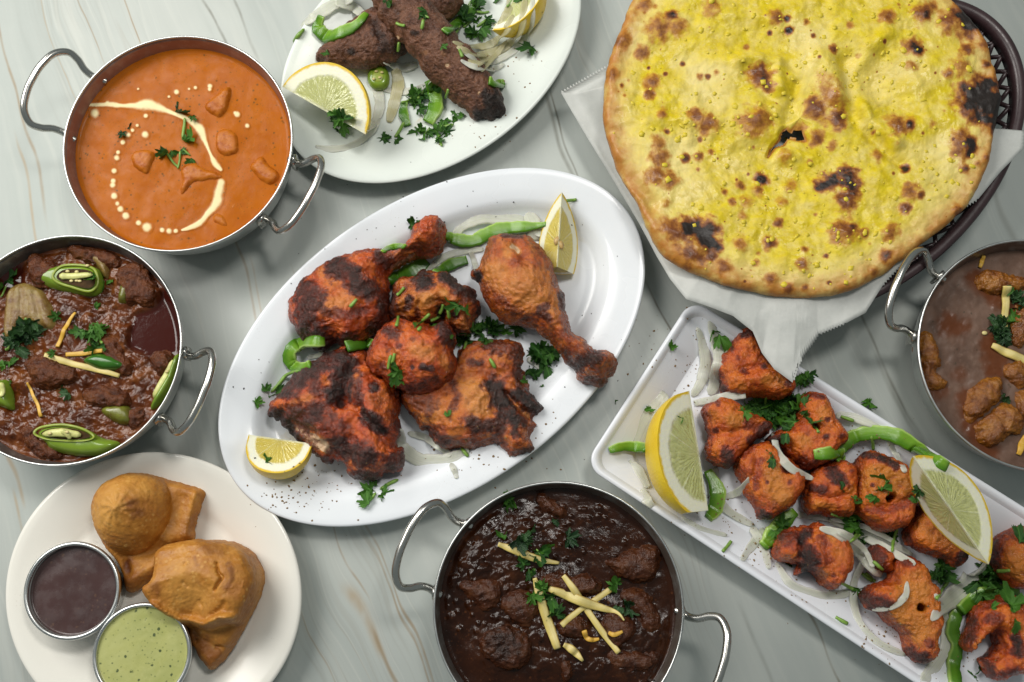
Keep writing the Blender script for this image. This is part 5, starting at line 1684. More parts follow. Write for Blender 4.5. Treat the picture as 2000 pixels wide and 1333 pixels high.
def put_leaf(px, py, size, rot=None, tilt=.6, lift=.0012, wet=False, parent=None, name='leaf', fold=1.0):
    h, n = drop(px, py, lift)
    n = (n + Vector((0, 0, 1.2))).normalized()
    n = (n + Vector((_lr.uniform(-tilt, tilt), _lr.uniform(-tilt, tilt), 0))).normalized()
    o = bpy.data.objects.new(name, leaf_data(_lr.randrange(9), wet))
    COL.objects.link(o)
    q = Vector((0, 0, 1)).rotation_difference(n)
    o.rotation_mode = 'QUATERNION'
    from mathutils import Quaternion
    o.rotation_quaternion = q @ Quaternion((0, 0, 1), rot if rot is not None else _lr.uniform(0, 6.28))
    s = M(size) * .60
    o.scale = (s, s * _lr.uniform(.75, 1.0), s * _lr.uniform(.8, 1.4) * fold)
    if parent is None:
        o.location = h
        OFF[o.name] = tuple(h)
    else:
        o.parent = parent
        o.location = h - Vector(OFF[parent.name])
    return o


def path_on(pts, lift, n=6, smooth=2):
    """photo points (x, y, width_px) laid over whatever lies there"""
    p = catmull([q + (0,) * (3 - len(q)) for q in pts], n, closed=False)
    z = []
    for x, y, w in p:
        h, _ = drop(x, y, 0)
        z.append(h.z)
    z = np.array(z)
    for _ in range(smooth):
        zm_ = np.maximum(z, np.r_[z[1:], z[-1]] * .5 + np.r_[z[0], z[:-1]] * .5)
        z = .5 * zm_ + .25 * np.r_[z[1:], z[-1]] + .25 * np.r_[z[0], z[:-1]]
    W = P(p[:, 0], p[:, 1], z + lift)
    return W, p[:, 2]


def strip(name, label, cat, pts, mat, flat=.28, lift=None, group=None, parent=None, seg=12, taper=True, n=6, solid=True, sq=1.0, smooth=2, wob=1.0):
    w0 = max(q[2] for q in pts)
    lf = lift if lift is not None else M(w0) * .5 * flat + .0003
    W, w = path_on(pts, lf, n, smooth)
    ends = .72 if taper else 1
    r = np.array([M(x) * .5 for x in w])
    if taper:
        t = np.linspace(0, 1, len(r))
        r = r * np.minimum(1, np.minimum(t, 1 - t) * 7 + .45)
    ph = _lr.uniform(0, 9)
    k = np.arange(len(r))
    r = r * (1 + wob * (.07 * np.sin(k * .9 + ph) + .05 * np.sin(k * 2.3 + ph * 2)))
    W[:, 2] += .0006 * np.sin(k * .7 + ph)
    v, f, va = tube(W, np.maximum(r, .0002), seg, up=(0, 0, 1), flat=flat, sq=sq)
    o = mk(name, v, f, mat, {'v': va}, parent, solid=solid)
    if parent is None:
        tag(o, label, cat, group)
    return o


def onion(label, pts, mat=None, flat=.22, **k):
    return strip('onion_slice', label, 'onion', pts, mat or ONION, min(flat, .36) * .7, sq=.6, **k)


def pepper(label, pts, mat=None, flat=.5, **k):
    return strip('pepper_strip', label, 'pepper', pts, mat or PEPPER, flat * .8, sq=.42, taper=False, seg=16, **k)


def ginger(label, pts, mat=None, flat=.45, **k):
    return strip('ginger_strip', label, 'ginger', pts, mat or GINGER, flat, n=7, taper=False, sq=.5, wob=.3, seg=12, **k)


def herb(label, leaves, stems=(), wet=False, group=None, cat='coriander', lift=.0012):
    """leaves: [(x, y, size)], stems: [[(x, y, w)...]]"""
    x = sum(q[0] for q in leaves) / len(leaves)
    y = sum(q[1] for q in leaves) / len(leaves)
    h, _ = drop(x, y, 0)
    if len(leaves) == 1 and not stems:
        q = leaves[0]
        o = put_leaf(q[0], q[1], q[2], wet=wet, name='coriander_leaf', lift=lift)
        return tag(o, label, cat, group)
    t = thing('coriander_sprig', label, cat, tuple(h), group)
    for i, q in enumerate(leaves):
        put_leaf(q[0], q[1], q[2], wet=wet, parent=t, lift=lift + .0007 * (i % 4))
    for s in stems:
        strip('stem', None, None, s, STEM, .9, parent=t, seg=6, n=4, solid=False)
    return t


def heap(label, cx, cy, rx, ry, n, size, stems=0, wet=False, seed=1, group=None):
    rs = random.Random(seed)
    lv = []
    for i in range(n):
        a, r = rs.uniform(0, 6.28), math.sqrt(rs.random())
        lv.append((cx + rx * r * math.cos(a), cy + ry * r * math.sin(a), size * rs.uniform(.6, 1.15)))
    st_ = []
    for i in range(stems):
        a = rs.uniform(0, 6.28)
        x, y = cx + rx * .6 * rs.uniform(-1, 1), cy + ry * .6 * rs.uniform(-1, 1)
        L = size * rs.uniform(.4, .8)
        st_.append([(x, y, 6), (x + L * .5 * math.cos(a), y + L * .5 * math.sin(a) + 2, 6), (x + L * math.cos(a), y + L * math.sin(a), 5)])
    return herb(label, lv, st_, wet, group, lift=.0016)


def bit(x, y, label, size=16, ang=None, group='chopped coriander stalks'):
    a = R(ang) if ang is not None else _lr.uniform(0, 3.14)
    dx, dy = size * .5 * math.cos(a), -size * .5 * math.sin(a)
    return strip('herb_snippet', label, 'coriander', [(x - dx, y - dy, 6.5), (x + .5, y + .8, 7), (x + dx, y + dy, 6)], STEM, .8, group=group, seg=6, n=3, solid=False, taper=False)


# ---------------------------------------------------------------- lemon wedges
def m_lemon(name, hi, lo):
    n = NT(name)
    e = n.attr('e')
    nz = n.math('MULTIPLY_ADD', n.noise(140, 4, .6), .10, -.05)
    e2 = n.math('ADD', e, nz)
    ves = n.t.nodes.new('ShaderNodeCombineXYZ')
    n._in(ves.inputs[0], n.math('MULTIPLY_ADD', n.noise(220, 3), 1.6, n.math('MULTIPLY', n.attr('ang'), 11.0)))
    n._in(ves.inputs[1], n.math('MULTIPLY_ADD', n.noise(160, 3), 1.8, n.math('MULTIPLY', e, 5.0)))
    n._in(ves.inputs[2], n.noise(160, 2))
    v = n.vor(1.0, 'F1', ves.outputs[0])
    col = n.mix(n.step(v, .10, .9, 0, .5), hi, lo)
    col = n.mix(n.step(n.noise(60, 4), .35, .7, 0, .6), col, lo)
    seg = n.math('ABSOLUTE', n.math('SUBTRACT', n.math('FRACT', n.math('MULTIPLY_ADD', n.attr('ang'), .8, .15)), .5))
    col = n.mix(n.step(seg, .472, .496, 0, .5), col, (.70, .70, .46))
    col = n.mix(n.step(e2, .68, .77), col, (.80, .79, .62))
    col = n.mix(n.step(e2, .92, .975), col, (.74, .50, .02))
    col = n.mix(n.step(n.math('ADD', n.attr('d'), nz), .07, .02, 0, .7), col, (.76, .75, .52))
    r = n.mix(n.step(e2, .70, .78), (.14, .14, .14), (.5, .5, .5))
    n.out(col, r, n.bump(n.math('ADD', n.math('MULTIPLY', v, n.step(e2, .76, .70)), n.math('MULTIPLY', n.noise(500, 3), .4)), .6, .0009), Specular_IOR_Level=.5)
    n.sss(.30, .006, (1, .9, .35))
    return n.m


RIND = NT('lemon_rind')
RIND_M = RIND.out(RIND.mix(RIND.step(RIND.noise(60, 3), .3, .7), (.72, .47, .015), (.78, .56, .03)), .36, RIND.bump(RIND.vor(650), .35, .0006))
LEMON_Y = m_lemon('yellow_lemon_flesh', (.64, .53, .14), (.54, .42, .06))
LEMON_P = m_lemon('pale_lemon_flesh', (.53, .54, .25), (.43, .45, .16))


def lemon(label, cx, cy, axis_deg, Lpx, Wpx, alpha, roll, side=1, z=None, x0=-1.0, lift=0.0, sharp=.55, seeds=(), flesh=None):
    """wedge: its straight edge lies along axis_deg through (cx, cy); the rind bulges to side (+1 = left of the axis)"""
    LEMON = flesh or LEMON_P
    L, Wd = M(Lpx), M(Wpx)
    zz = drop(cx, cy)[0].z if z is None else z
    X = np.array([math.cos(R(axis_deg)), math.sin(R(axis_deg)), 0])
    Y = np.array([-X[1], X[0], 0]) * side
    Zv = np.array([0, 0, 1.0])
    nu, nv = 40, 18
    us = np.linspace(x0, 1, nu)

    def prof(u):
        return max(1 - abs(u) ** 2.1, 0) ** sharp

    def pt(u, r, be):
        a = R(be + roll)
        return u * L * X + r * Wd * (math.cos(a) * Y - math.sin(a) * Zv)
    low = min(pt(u, prof(u), be)[2] for u in us for be in np.linspace(0, alpha, 12))
    low = min(low, 0)
    c_ = P(cx, cy, zz - low)
    org = np.array([c_[0], c_[1], zz - low + lift])
    t = thing('lemon_wedge', label, 'lemon', (org[0], org[1], zz + lift))
    for be in (0, alpha):
        V, e, an, d = [], [], [], []
        for u in us:
            pr = prof(u)
            for r in np.linspace(0, 1, nv):
                V.append(org + pt(u, r * pr, be))
                # how near the outside: 1 at the rind
                pe = r * pr
                rad = math.hypot(u, pe)
                th = math.atan2(pe, u)
                lo_, hi_ = 0, 1.6
                for _ in range(14):
                    m_ = (lo_ + hi_) / 2
                    if m_ * math.sin(th) < prof(min(abs(m_ * math.cos(th)), 1)) and abs(m_ * math.cos(th)) < 1:
                        lo_ = m_
                    else:
                        hi_ = m_
                e.append(rad / max(lo_, 1e-3))
                an.append(th)
                d.append(pe)
        f = [(i * nv + j, i * nv + j + 1, (i + 1) * nv + j + 1, (i + 1) * nv + j) for i in range(nu - 1) for j in range(nv - 1)]
        mk('cut_face', np.array(V), f, LEMON, {'e': e, 'ang': an, 'd': d}, t, solid=True)
    V = []
    nb = 14
    for u in us:
        for be in np.linspace(0, alpha, nb):
            V.append(org + pt(u, prof(u), be))
    f = [(i * nb + j, i * nb + j + 1, (i + 1) * nb + j + 1, (i + 1) * nb + j) for i in range(nu - 1) for j in range(nb - 1)]
    mk('rind', np.array(V), f, RIND_M, None, t, solid=True)
    if x0 > -1:
        V, e, an, d = [], [], [], []
        for r in np.linspace(0, 1, nv):
            for be in np.linspace(0, alpha, nb):
                V.append(org + pt(x0, r * prof(x0), be))
                e.append(r)
                an.append(R(be) * 1.2)
                d.append(r)
        f = [(i * nb + j, (i + 1) * nb + j, (i + 1) * nb + j + 1, i * nb + j + 1) for i in range(nv - 1) for j in range(nb - 1)]
        mk('cut_end', np.array(V), f, LEMON, {'e': e, 'ang': an, 'd': d}, t, solid=True)
    for sx, sy, an_ in seeds:
        h, nn = drop(sx, sy, .0003)
        rings = []
        for s in np.linspace(0, 1, 7):
            rr = .0024 * math.sin(math.pi * min(s * .93 + .04, 1)) ** .8
            q = np.linspace(0, 2 * math.pi, 8, endpoint=False)
            ax = np.array([math.cos(R(an_)), math.sin(R(an_)), 0])
            sd = np.array([-ax[1], ax[0], 0])
            rings.append(np.array([np.array(h) + ax * (s - .5) * .008 + rr * (math.cos(k_) * sd + .7 * math.sin(k_) * Zv) for k_ in q]))
        v, f = loft(rings, cap_first=True, cap_last=True)
        mk('pip', v, f, PIP, None, t)
    return t


PIP = flat_mat('lemon_pip', (.50, .33, .12), .35)


# ---------------------------------------------------------------- slit chilli slices
CHSKIN = NT('chilli_skin')
CHSKIN_M = CHSKIN.out(CHSKIN.mix(CHSKIN.step(CHSKIN.noise(50, 3), .3, .7), (.115, .20, .014), (.17, .26, .022)), .2, CHSKIN.bump(CHSKIN.noise(300, 3), .1, .0005), Specular_IOR_Level=.55)
CHSKIN_D = flat_mat('dark_chilli_skin', (.035, .14, .012), .2, .3, 60)
CHFLESH = flat_mat('chilli_flesh', (.27, .34, .035), .35, .2, 200)
CHDARK = flat_mat('chilli_hollow_shade', (.06, .03, .008), .6, .4, 200)


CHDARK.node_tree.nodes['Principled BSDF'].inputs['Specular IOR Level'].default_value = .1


def chilli(label, body, cut, hollow, pith, seeds, z, up=.008):
    """body / cut / hollow: photo outlines; pith: strips; seeds: points"""
    t = thing('chilli_slice', label, 'chilli', tuple(P(body[0][0], body[0][1], z)))
    H = .014
    inflate('skin', body, z + up - H, H, CHSKIN_M, D=.006, p=2.0, vox=.0008, seed=5, parent=t, zref=.85, disp=[(.0002, 90, 2)])
    if cut:
        W = P(*np.array(catmull(cut, 8)).T, z + up)
        for i in range(len(W)):
            q = PX(W[i])
            h, _ = drop(q[0], q[1], .0002)
            W[i] = h
        W[:, 2] = W[:, 2] * .4 + (z + up + .0006) * .6
        Wc = np.vstack([W, W[:1]])
        v, f, va = tube(Wc, .0010, 8, cap=False, flat=.5)
        mk('cut_rim', v, f, CHFLESH, None, t, solid=True)
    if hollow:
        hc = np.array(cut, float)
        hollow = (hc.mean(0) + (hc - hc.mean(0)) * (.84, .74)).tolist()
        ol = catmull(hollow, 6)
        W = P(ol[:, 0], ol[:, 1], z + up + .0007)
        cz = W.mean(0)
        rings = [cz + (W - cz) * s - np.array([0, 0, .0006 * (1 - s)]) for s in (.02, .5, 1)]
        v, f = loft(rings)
        mk('hollow', v, np.array(f)[:, ::-1], CHDARK, None, t, solid=True)  # dark sheet over the solid skin, painted as the shade inside a hollow
    for s in pith:
        strip('pith', None, None, s, PITH, .5, parent=t, seg=8, n=4)
    for sx, sy in seeds:
        h, _ = drop(sx, sy, .0004)
        q = np.linspace(0, 2 * math.pi, 8, endpoint=False)
        an = _lr.uniform(0, 3)
        rings = []
        for zz, rr in ((-.0004, .6), (.0002, 1), (.0007, .6)):
            rings.append(np.c_[h.x + .0017 * rr * np.cos(q + an), h.y + .0012 * rr * np.sin(q + an), np.full(8, h.z + zz)])
        v, f = loft(rings, cap_first=True, cap_last=True)
        mk('seed', v, f, SEED, None, t)
    return t
# ---------------------------------------------------------------- garnish where it lies
# lemon wedges
lemon('large lemon wedge with a thick white pith at the left end of the tray', 1366, 888, 97, 122, 101, 78, -33, 1, x0=-.86, sharp=.52)
lemon('lemon wedge on the right side of the tray below the long pepper strip', 1856, 996, -58, 111, 104, 60, 33, 1, sharp=.8)
lemon('upright pointed lemon wedge with a pip beside the smooth drumstick', 1091, 478, 86, 108, 66, 74, 52, -1, x0=-.42, sharp=.8, seeds=[(1095, 478, 110), (1088, 470, 70)], flesh=LEMON_Y)
lemon('squeezed lemon wedge at the lower left of the chicken platter', 548, 858, -8, 62, 76, 78, -28, -1, sharp=.42, flesh=LEMON_Y)
lemon('pale lemon wedge left of the kebabs on the oval plate', 632, 216, -31, 99, 94, 78, -22, 1, sharp=.62)
lemon('lemon wedge under onion at the top edge of the kebab plate', 1000, 2, 58, 78, 70, 78, -34, -1)

# ---- kebab plate
G_ON = 'onion slices on the kebab plate'
onion('straight pale onion slice over the upper left rim of the kebab plate', [(590, 47, 22), (625, 26, 26), (660, 6, 26), (690, -8, 24)], group=G_ON, lift=.004)
onion('bent pale onion slice right of the straight one at the top rim', [(655, 4, 20), (685, 12, 24), (708, 28, 20)], group=G_ON)
pepper('bent green pepper strip tucked under the torn end of the kebab', [(628, 32, 14), (622, 55, 26), (640, 72, 30), (668, 64, 26), (700, 45, 18), (716, 26, 12)], flat=.6)
herb('dark coriander stalk on the left rim of the kebab plate', [(574, 80, 14)], [[(573, 82, 8), (583, 70, 9), (594, 56, 7)]])
onion('outer thin layer of the onion ring at the right of the kebab plate', [(905, 104, 8), (945, 122, 14), (985, 112, 16), (1018, 84, 16), (1038, 44, 14), (1040, -6, 10)], group=G_ON, flat=.5)
onion('middle yellowish layer of the onion ring at the right of the kebab plate', [(892, 92, 10), (925, 106, 18), (960, 104, 20), (996, 84, 20), (1018, 52, 18), (1026, -6, 14)], ONION_Y, flat=.4, group=G_ON)
onion('inner yellowish layer of the onion ring at the right of the kebab plate', [(884, 82, 8), (920, 92, 16), (955, 88, 18), (984, 66, 18), (1002, 30, 14)], ONION_Y, flat=.4, group=G_ON)
onion('inner yellowish onion piece over the top right lemon wedge', [(965, 50, 10), (985, 36, 18), (996, 12, 18), (998, -12, 14)], ONION_Y, flat=.35, group=G_ON)
onion('faint onion slice pointing down from the thick ring', [(915, 125, 20), (935, 120, 26), (955, 108, 20)], ONION_Y, group=G_ON)
pepper('dark green pepper strip right of the crossing kebabs', [(868, 64, 16), (890, 48, 22), (915, 30, 22), (925, 5, 18)], PEPPER_D)
onion('onion slice curling along the rind of the left lemon wedge', [(724, 158, 12), (738, 180, 20), (742, 205, 22), (734, 236, 18), (716, 256, 12)], group=G_ON)
onion('onion slice between the ring and the upper kebab', [(900, 118, 8), (930, 132, 13), (962, 136, 14), (985, 126, 9)], group=G_ON, flat=.5)
onion('long onion slice right of the upper kebab pointing at the ring', [(940, 140, 8), (958, 118, 13), (975, 100, 12), (990, 80, 7)], ONION_Y, group=G_ON, flat=.5)
onion('thin onion slice along the lower rim of the kebab plate', [(616, 286, 10), (650, 292, 15), (690, 284, 16), (722, 262, 14), (742, 232, 10)], group=G_ON)
onion('onion slice under the upper kebab by the green chilli round', [(742, 172, 10), (780, 180, 15), (815, 174, 14), (845, 158, 10)], group=G_ON)
onion('short onion slice below the lower kebab', [(748, 121, 14), (775, 131, 20), (800, 131, 20), (815, 124, 14)], group=G_ON)
onion('stained onion slice hidden among the greens below the kebab', [(772, 135, 22), (778, 165, 26), (770, 200, 24), (760, 240, 18)], ONION_Y, flat=.12, group=G_ON)
pepper('bright green pepper strip standing below the upper kebab', [(838, 158, 22), (850, 185, 30), (850, 215, 30), (836, 240, 24)], flat=.6)
pepper('short green pepper strip left of the bright one', [(790, 200, 14), (788, 222, 20), (796, 246, 16)], PEPPER_D)
pepper('green pepper bit under the right side of the upper kebab', [(955, 158, 16), (972, 165, 24), (985, 162, 14)])
t = thing('chilli_slice', 'round green chilli slice with seeds beside the left lemon wedge', 'chilli', tuple(drop(738, 150)[0]))
inflate('skin', [(716, 150), (726, 128), (748, 125), (760, 145), (757, 165), (742, 173), (725, 168)], .0066, .008, CHSKIN_M, D=.003, vox=.0008, parent=t, zref=.8)
inflate('cut_face', [(722, 148), (730, 134), (746, 132), (754, 146), (751, 160), (740, 166), (727, 162)], .0090, .0062, CHFLESH, D=.003, vox=.0008, parent=t, zref=.8)
for q in [(735, 140), (742, 152), (730, 155), (746, 142)]:
    h, _ = drop(q[0], q[1], .0004)
    v, f = loft([np.c_[h.x + .0018 * rr * np.cos(np.linspace(0, 6.283, 8, endpoint=False)), h.y + .0013 * rr * np.sin(np.linspace(0, 6.283, 8, endpoint=False)), np.full(8, h.z + zz)] for zz, rr in ((0, .7), (.0006, .8))], cap_first=True, cap_last=True)
    mk('seed', v, f, SEED, None, t)
heap('big dark coriander clump right of the crossing kebabs', 925, 36, 26, 30, 15, 34, 3, seed=3)
heap('coriander clump below the upper kebab beside the pepper strip', 815, 196, 24, 22, 13, 32, 2, seed=4)
heap('long coriander clump along the lower rim of the kebab plate', 838, 262, 36, 14, 12, 28, 2, seed=5)
herb('coriander leaves between the lemon wedge and the long clump', [(746, 268, 30), (756, 262, 24), (780, 262, 32), (770, 272, 22)], [[(790, 240, 7), (780, 255, 8), (772, 268, 6)]])
heap('coriander clump below the left lemon wedge', 666, 246, 20, 22, 8, 32, 0, seed=6)
herb('coriander sprig below the tip side of the upper kebab', [(868, 234, 30), (882, 238, 26), (905, 230, 22), (892, 222, 14)], [[(850, 248, 7), (870, 247, 7), (886, 244, 6)]])
herb('single fresh coriander leaf on the right rim of the kebab plate', [(1044, 96, 44)])
herb('coriander leaf over the onion at the top edge', [(1018, 2, 26)])
herb('dark coriander leaf by the grey gap at the top edge', [(968, 8, 22)], [[(990, 14, 6), (998, 4, 6), (1004, -6, 5)]])
herb('coriander leaf on the crossing of the kebabs', [(832, 20, 26), (826, 34, 20)], [[(838, 36, 5), (828, 28, 5)]])
herb('tiny coriander leaf on the lower half of the upper kebab', [(862, 91, 17)])
herb('tiny coriander leaf on the torn end of the lower kebab', [(641, 107, 14)])
herb('coriander crumbs on top of the upper kebab at the edge of the photo', [(756, 2, 18), (766, 4, 16), (748, -2, 14)])
for q, l in zip([(825, 48, 80), (782, 48, 160), (778, 92, 80), (873, 183, 75), (900, 104, 110), (892, 60, 60)],
                ['on the middle of the upper kebab', 'on the upper kebab near the top edge of the photo', 'between the two kebabs', 'on the lower half of the upper kebab beside its orange flake', 'on the right flank of the upper kebab', 'on the left shoulder of the upper kebab']):
    bit(q[0], q[1], 'short chopped coriander stalk ' + l, size=18, ang=q[2])

# ---- chicken platter
G_PO = 'onion slices on the chicken platter'
onion('broad onion ring behind the green pepper strip at the top of the platter', [(884, 470, 14), (905, 440, 22), (945, 427, 26), (995, 428, 26), (1035, 440, 24), (1056, 462, 16)], group=G_PO, flat=.3)
onion('short broad onion piece left of the upright lemon wedge', [(1030, 415, 20), (1042, 440, 34), (1046, 470, 28)], group=G_PO, flat=.2)
pepper('ruffled green pepper strip left of the upright lemon wedge', [(870, 462, 18), (890, 468, 26), (922, 472, 26), (950, 458, 28), (985, 447, 28), (1025, 444, 22), (1066, 438, 9)], flat=.6)
onion('curved onion slice between the two drumsticks', [(832, 532, 10), (862, 506, 15), (898, 492, 16), (945, 487, 13)], group=G_PO, flat=.4)
onion('small onion slice crossing below the curved one', [(918, 490, 10), (926, 510, 12), (930, 530, 9)], group=G_PO, flat=.4)
pepper('dark green pepper strip between the drumsticks', [(852, 532, 16), (880, 518, 24), (912, 508, 18)], PEPPER_D, flat=.6)
pepper('thick green pepper piece under the bone of the charred drumstick', [(758, 548, 22), (790, 538, 32), (815, 526, 34), (834, 510, 24)], PEPPER_D, flat=.7)
pepper('thin green pepper strip above the charred drumstick', [(748, 492, 10), (768, 483, 15), (790, 482, 11)], flat=.6)
pepper('pale green pepper ring below the charred drumstick', [(632, 668, 20), (600, 668, 24), (572, 680, 26), (566, 702, 26), (582, 720, 24), (606, 712, 16)], flat=.6)
pepper('green pepper strip under the charred drumstick and breast', [(676, 678, 22), (702, 672, 28), (726, 672, 20)], PEPPER_D, flat=.6)
onion('pale onion sliver inside the pepper ring', [(600, 700, 8), (632, 690, 12), (668, 672, 10)], group=G_PO)
onion('large onion ring below the middle of the heap', [(782, 838, 18), (786, 872, 24), (818, 898, 28), (862, 900, 26), (900, 888, 20), (915, 878, 12)], group=G_PO, flat=.3)
onion('inner onion ring below the middle of the heap', [(796, 846, 10), (832, 856, 15), (866, 878, 15), (880, 892, 9)], group=G_PO)
onion('onion sliver pointing to the plate rim below the onion ring', [(880, 905, 8), (888, 920, 12), (892, 935, 7)], group=G_PO)
onion('pale onion slice right of the broad thigh', [(1030, 700, 10), (1050, 712, 16), (1064, 722, 10)], group=G_PO)
herb('small coriander leaf left of the charred bone end', [(800, 440, 27), (812, 436, 16)])
herb('coriander sprig with a bare stalk at the bottom of the platter', [(728, 956, 34), (744, 964, 32), (738, 950, 24), (722, 986, 32)], [[(742, 956, 6), (760, 945, 7), (778, 937, 6)], [(734, 962, 5), (726, 976, 5)]])
herb('coriander sprig with a long stalk at the left of the blackened breast', [(526, 778, 36), (538, 770, 28), (520, 766, 22)], [[(530, 766, 7), (546, 748, 7), (562, 732, 8), (584, 724, 6)]])
herb('lone coriander leaf near the left side of the platter', [(497, 789, 24)])
herb('coriander leaf resting on the squeezed lemon wedge', [(518, 904, 34)])
herb('coriander sprig between the breast and the middle thigh', [(766, 728, 32), (780, 722, 30), (774, 740, 26), (762, 716, 22), (784, 738, 20)], [[(764, 694, 6), (760, 708, 7), (758, 722, 5)], [(768, 728, 5), (784, 742, 6)]])
herb('bright coriander leaf over the dark hollow of the thigh', [(896, 596, 38), (906, 604, 20)])
herb('small coriander leaf on the middle thigh', [(809, 642, 28), (842, 636, 20)], [[(817, 646, 8), (822, 638, 7)]])
heap('dark coriander clump in the gap below the smooth drumstick', 942, 645, 26, 24, 14, 34, 2, seed=8)
heap('small coriander clump between the two thighs', 906, 664, 22, 12, 7, 26, 3, seed=9)
heap('leafy coriander clump right of the broad thigh', 1062, 696, 30, 20, 15, 32, 1, seed=10)
herb('coriander leaves under the right side of the broad thigh', [(1030, 722, 30), (1040, 736, 24), (1026, 742, 20)])
herb('coriander leaf below the smooth drumstick', [(1004, 645, 34), (994, 648, 20)])
herb('tiny coriander leaf on the broad thigh', [(878, 814, 16)])
herb('coriander shred on the upper edge of the broad thigh', [(944, 668, 20)])
herb('coriander flake on the clean right half of the platter', [(1058, 757, 14)])
for q, l in zip([(832, 620, 40), (862, 604, 70), (876, 612, 100), (776, 628, 80), (782, 570, 45), (962, 710, 120), (690, 592, 50), (1116, 391, 10), (768, 700, 75), (908, 884, 130), (850, 622, 30)],
                ['on the back of the middle thigh', 'just above the hollow of the thigh', 'inside the hollow of the thigh', 'at the left edge of the middle thigh', 'on the left end of the small thigh', 'standing by the upper right side of the broad thigh', 'on the pale patch of the charred drumstick', 'behind the tip of the upright lemon wedge', 'standing on the left side of the middle thigh', 'at the right end of the large onion ring', 'on top of the middle thigh']):
    bit(q[0], q[1], 'short chopped coriander stalk ' + l, size=20, ang=q[2])

# ---- tray
G_TO = 'onion slices on the tray'
onion('tall onion slice near the top corner of the tray', [(1361, 640, 8), (1372, 670, 18), (1378, 710, 24), (1370, 745, 22), (1352, 775, 12)], group=G_TO, flat=.3)
onion('wider onion slice beside the pointed tikka cube', [(1384, 628, 10), (1400, 665, 26), (1408, 705, 32), (1398, 745, 28), (1386, 772, 14)], group=G_TO)
onion('broad onion petal behind the large lemon wedge', [(1240, 880, 30), (1254, 835, 56), (1275, 795, 60), (1300, 768, 34)], group=G_TO, flat=.16)
onion('straight onion slice in front of the pointed tikka cube', [(1356, 788, 12), (1400, 779, 17), (1456, 770, 18)], group=G_TO, flat=.4, taper=False)
onion('curved onion strip over the smooth tikka cube', [(1510, 845, 10), (1520, 884, 15), (1546, 916, 17), (1590, 936, 9)], group=G_TO, flat=.5)
onion('long onion slice right of the large lemon wedge', [(1398, 912, 12), (1398, 955, 17), (1418, 995, 18), (1472, 1027, 12)], group=G_TO, flat=.35)
onion('short onion slice pointing at the smooth tikka cube', [(1412, 972, 9), (1440, 962, 15), (1470, 932, 12)], group=G_TO, flat=.4)
onion('small onion slice left of the large lemon wedge', [(1228, 900, 10), (1248, 922, 22), (1262, 955, 20)], group=G_TO)
onion('onion sliver in front of the large lemon wedge', [(1255, 955, 14), (1262, 975, 20), (1275, 990, 12)], group=G_TO)
onion('onion slice near the lower edge left of the pepper chunk', [(1448, 1095, 10), (1470, 1065, 18), (1492, 1032, 12)], group=G_TO)
onion('onion slice tip touching the lower edge of the tray', [(1468, 1030, 14), (1490, 1070, 20), (1502, 1112, 9)], group=G_TO)
onion('top onion slice of the bundle in the middle of the tray', [(1606, 1010, 12), (1640, 1020, 19), (1700, 1042, 19), (1782, 1084, 12)], group=G_TO, flat=.45, lift=.004)
onion('thick lower onion slice of the bundle in the middle of the tray', [(1600, 1032, 10), (1645, 1046, 22), (1686, 1084, 30), (1722, 1124, 20)], group=G_TO, flat=.4, lift=.003)
onion('right onion slice of the bundle in the middle of the tray', [(1660, 1034, 10), (1720, 1066, 16), (1788, 1104, 15)], group=G_TO, flat=.45)
onion('onion slice under the small square tikka cube', [(1555, 1006, 12), (1590, 1008, 16), (1620, 1014, 10)], group=G_TO)
onion('onion ring under the half blackened tikka cube', [(1516, 1100, 12), (1545, 1142, 18), (1600, 1164, 20), (1664, 1158, 14)], group=G_TO, flat=.2)
onion('large thin onion ring round the drooping tikka piece', [(1692, 1088, 12), (1668, 1140, 15), (1674, 1205, 15), (1710, 1252, 15), (1768, 1280, 12)], group=G_TO, flat=.4)
onion('onion arc right of the drooping tikka piece', [(1826, 1160, 10), (1848, 1215, 18), (1842, 1275, 22), (1800, 1335, 22)], group=G_TO, flat=.2)
onion('glassy onion crescent on the drooping tikka piece', [(1703, 1192, 6), (1740, 1186, 12), (1768, 1164, 13), (1772, 1136, 6)], group=G_TO, flat=.5)
onion('broad onion slice below the right lemon wedge', [(1818, 1212, 10), (1850, 1176, 32), (1892, 1140, 40), (1932, 1088, 26)], group=G_TO, flat=.2)
onion('onion slice along the back edge behind the long pepper strip', [(1632, 812, 12), (1670, 814, 22), (1724, 838, 14)], group=G_TO)
onion('onion slice between the largest tikka cube and the back edge', [(1732, 858, 9), (1752, 890, 15), (1768, 924, 10)], group=G_TO)
onion('upper thin sliver of the onion bundle on the tray', [(1622, 1014, 7), (1690, 1030, 11), (1752, 1062, 9)], group=G_TO, flat=.6, lift=.004)
onion('lower thin sliver of the onion bundle on the tray', [(1636, 1040, 7), (1684, 1070, 11), (1706, 1108, 9)], group=G_TO, flat=.6, lift=.003)
onion('thin onion sliver by the lower left rim of the tray', [(1330, 1010, 7), (1372, 1034, 11), (1420, 1046, 8)], group=G_TO, flat=.5)
pepper('green pepper strip left of the large lemon wedge', [(1190, 880, 12), (1222, 872, 20), (1264, 876, 20)])
pepper('green pepper strip right of the large lemon wedge', [(1382, 920, 16), (1400, 955, 30), (1398, 990, 30), (1384, 1012, 18)], flat=.6)
pepper('long arched green pepper strip left of the right lemon wedge', [(1590, 888, 20), (1632, 882, 26), (1662, 856, 28), (1706, 845, 28), (1755, 854, 30), (1800, 882, 30), (1850, 912, 22)], flat=.55)
pepper('side spur of the long arched pepper strip', [(1640, 878, 16), (1644, 892, 16), (1636, 902, 10)], flat=.7)
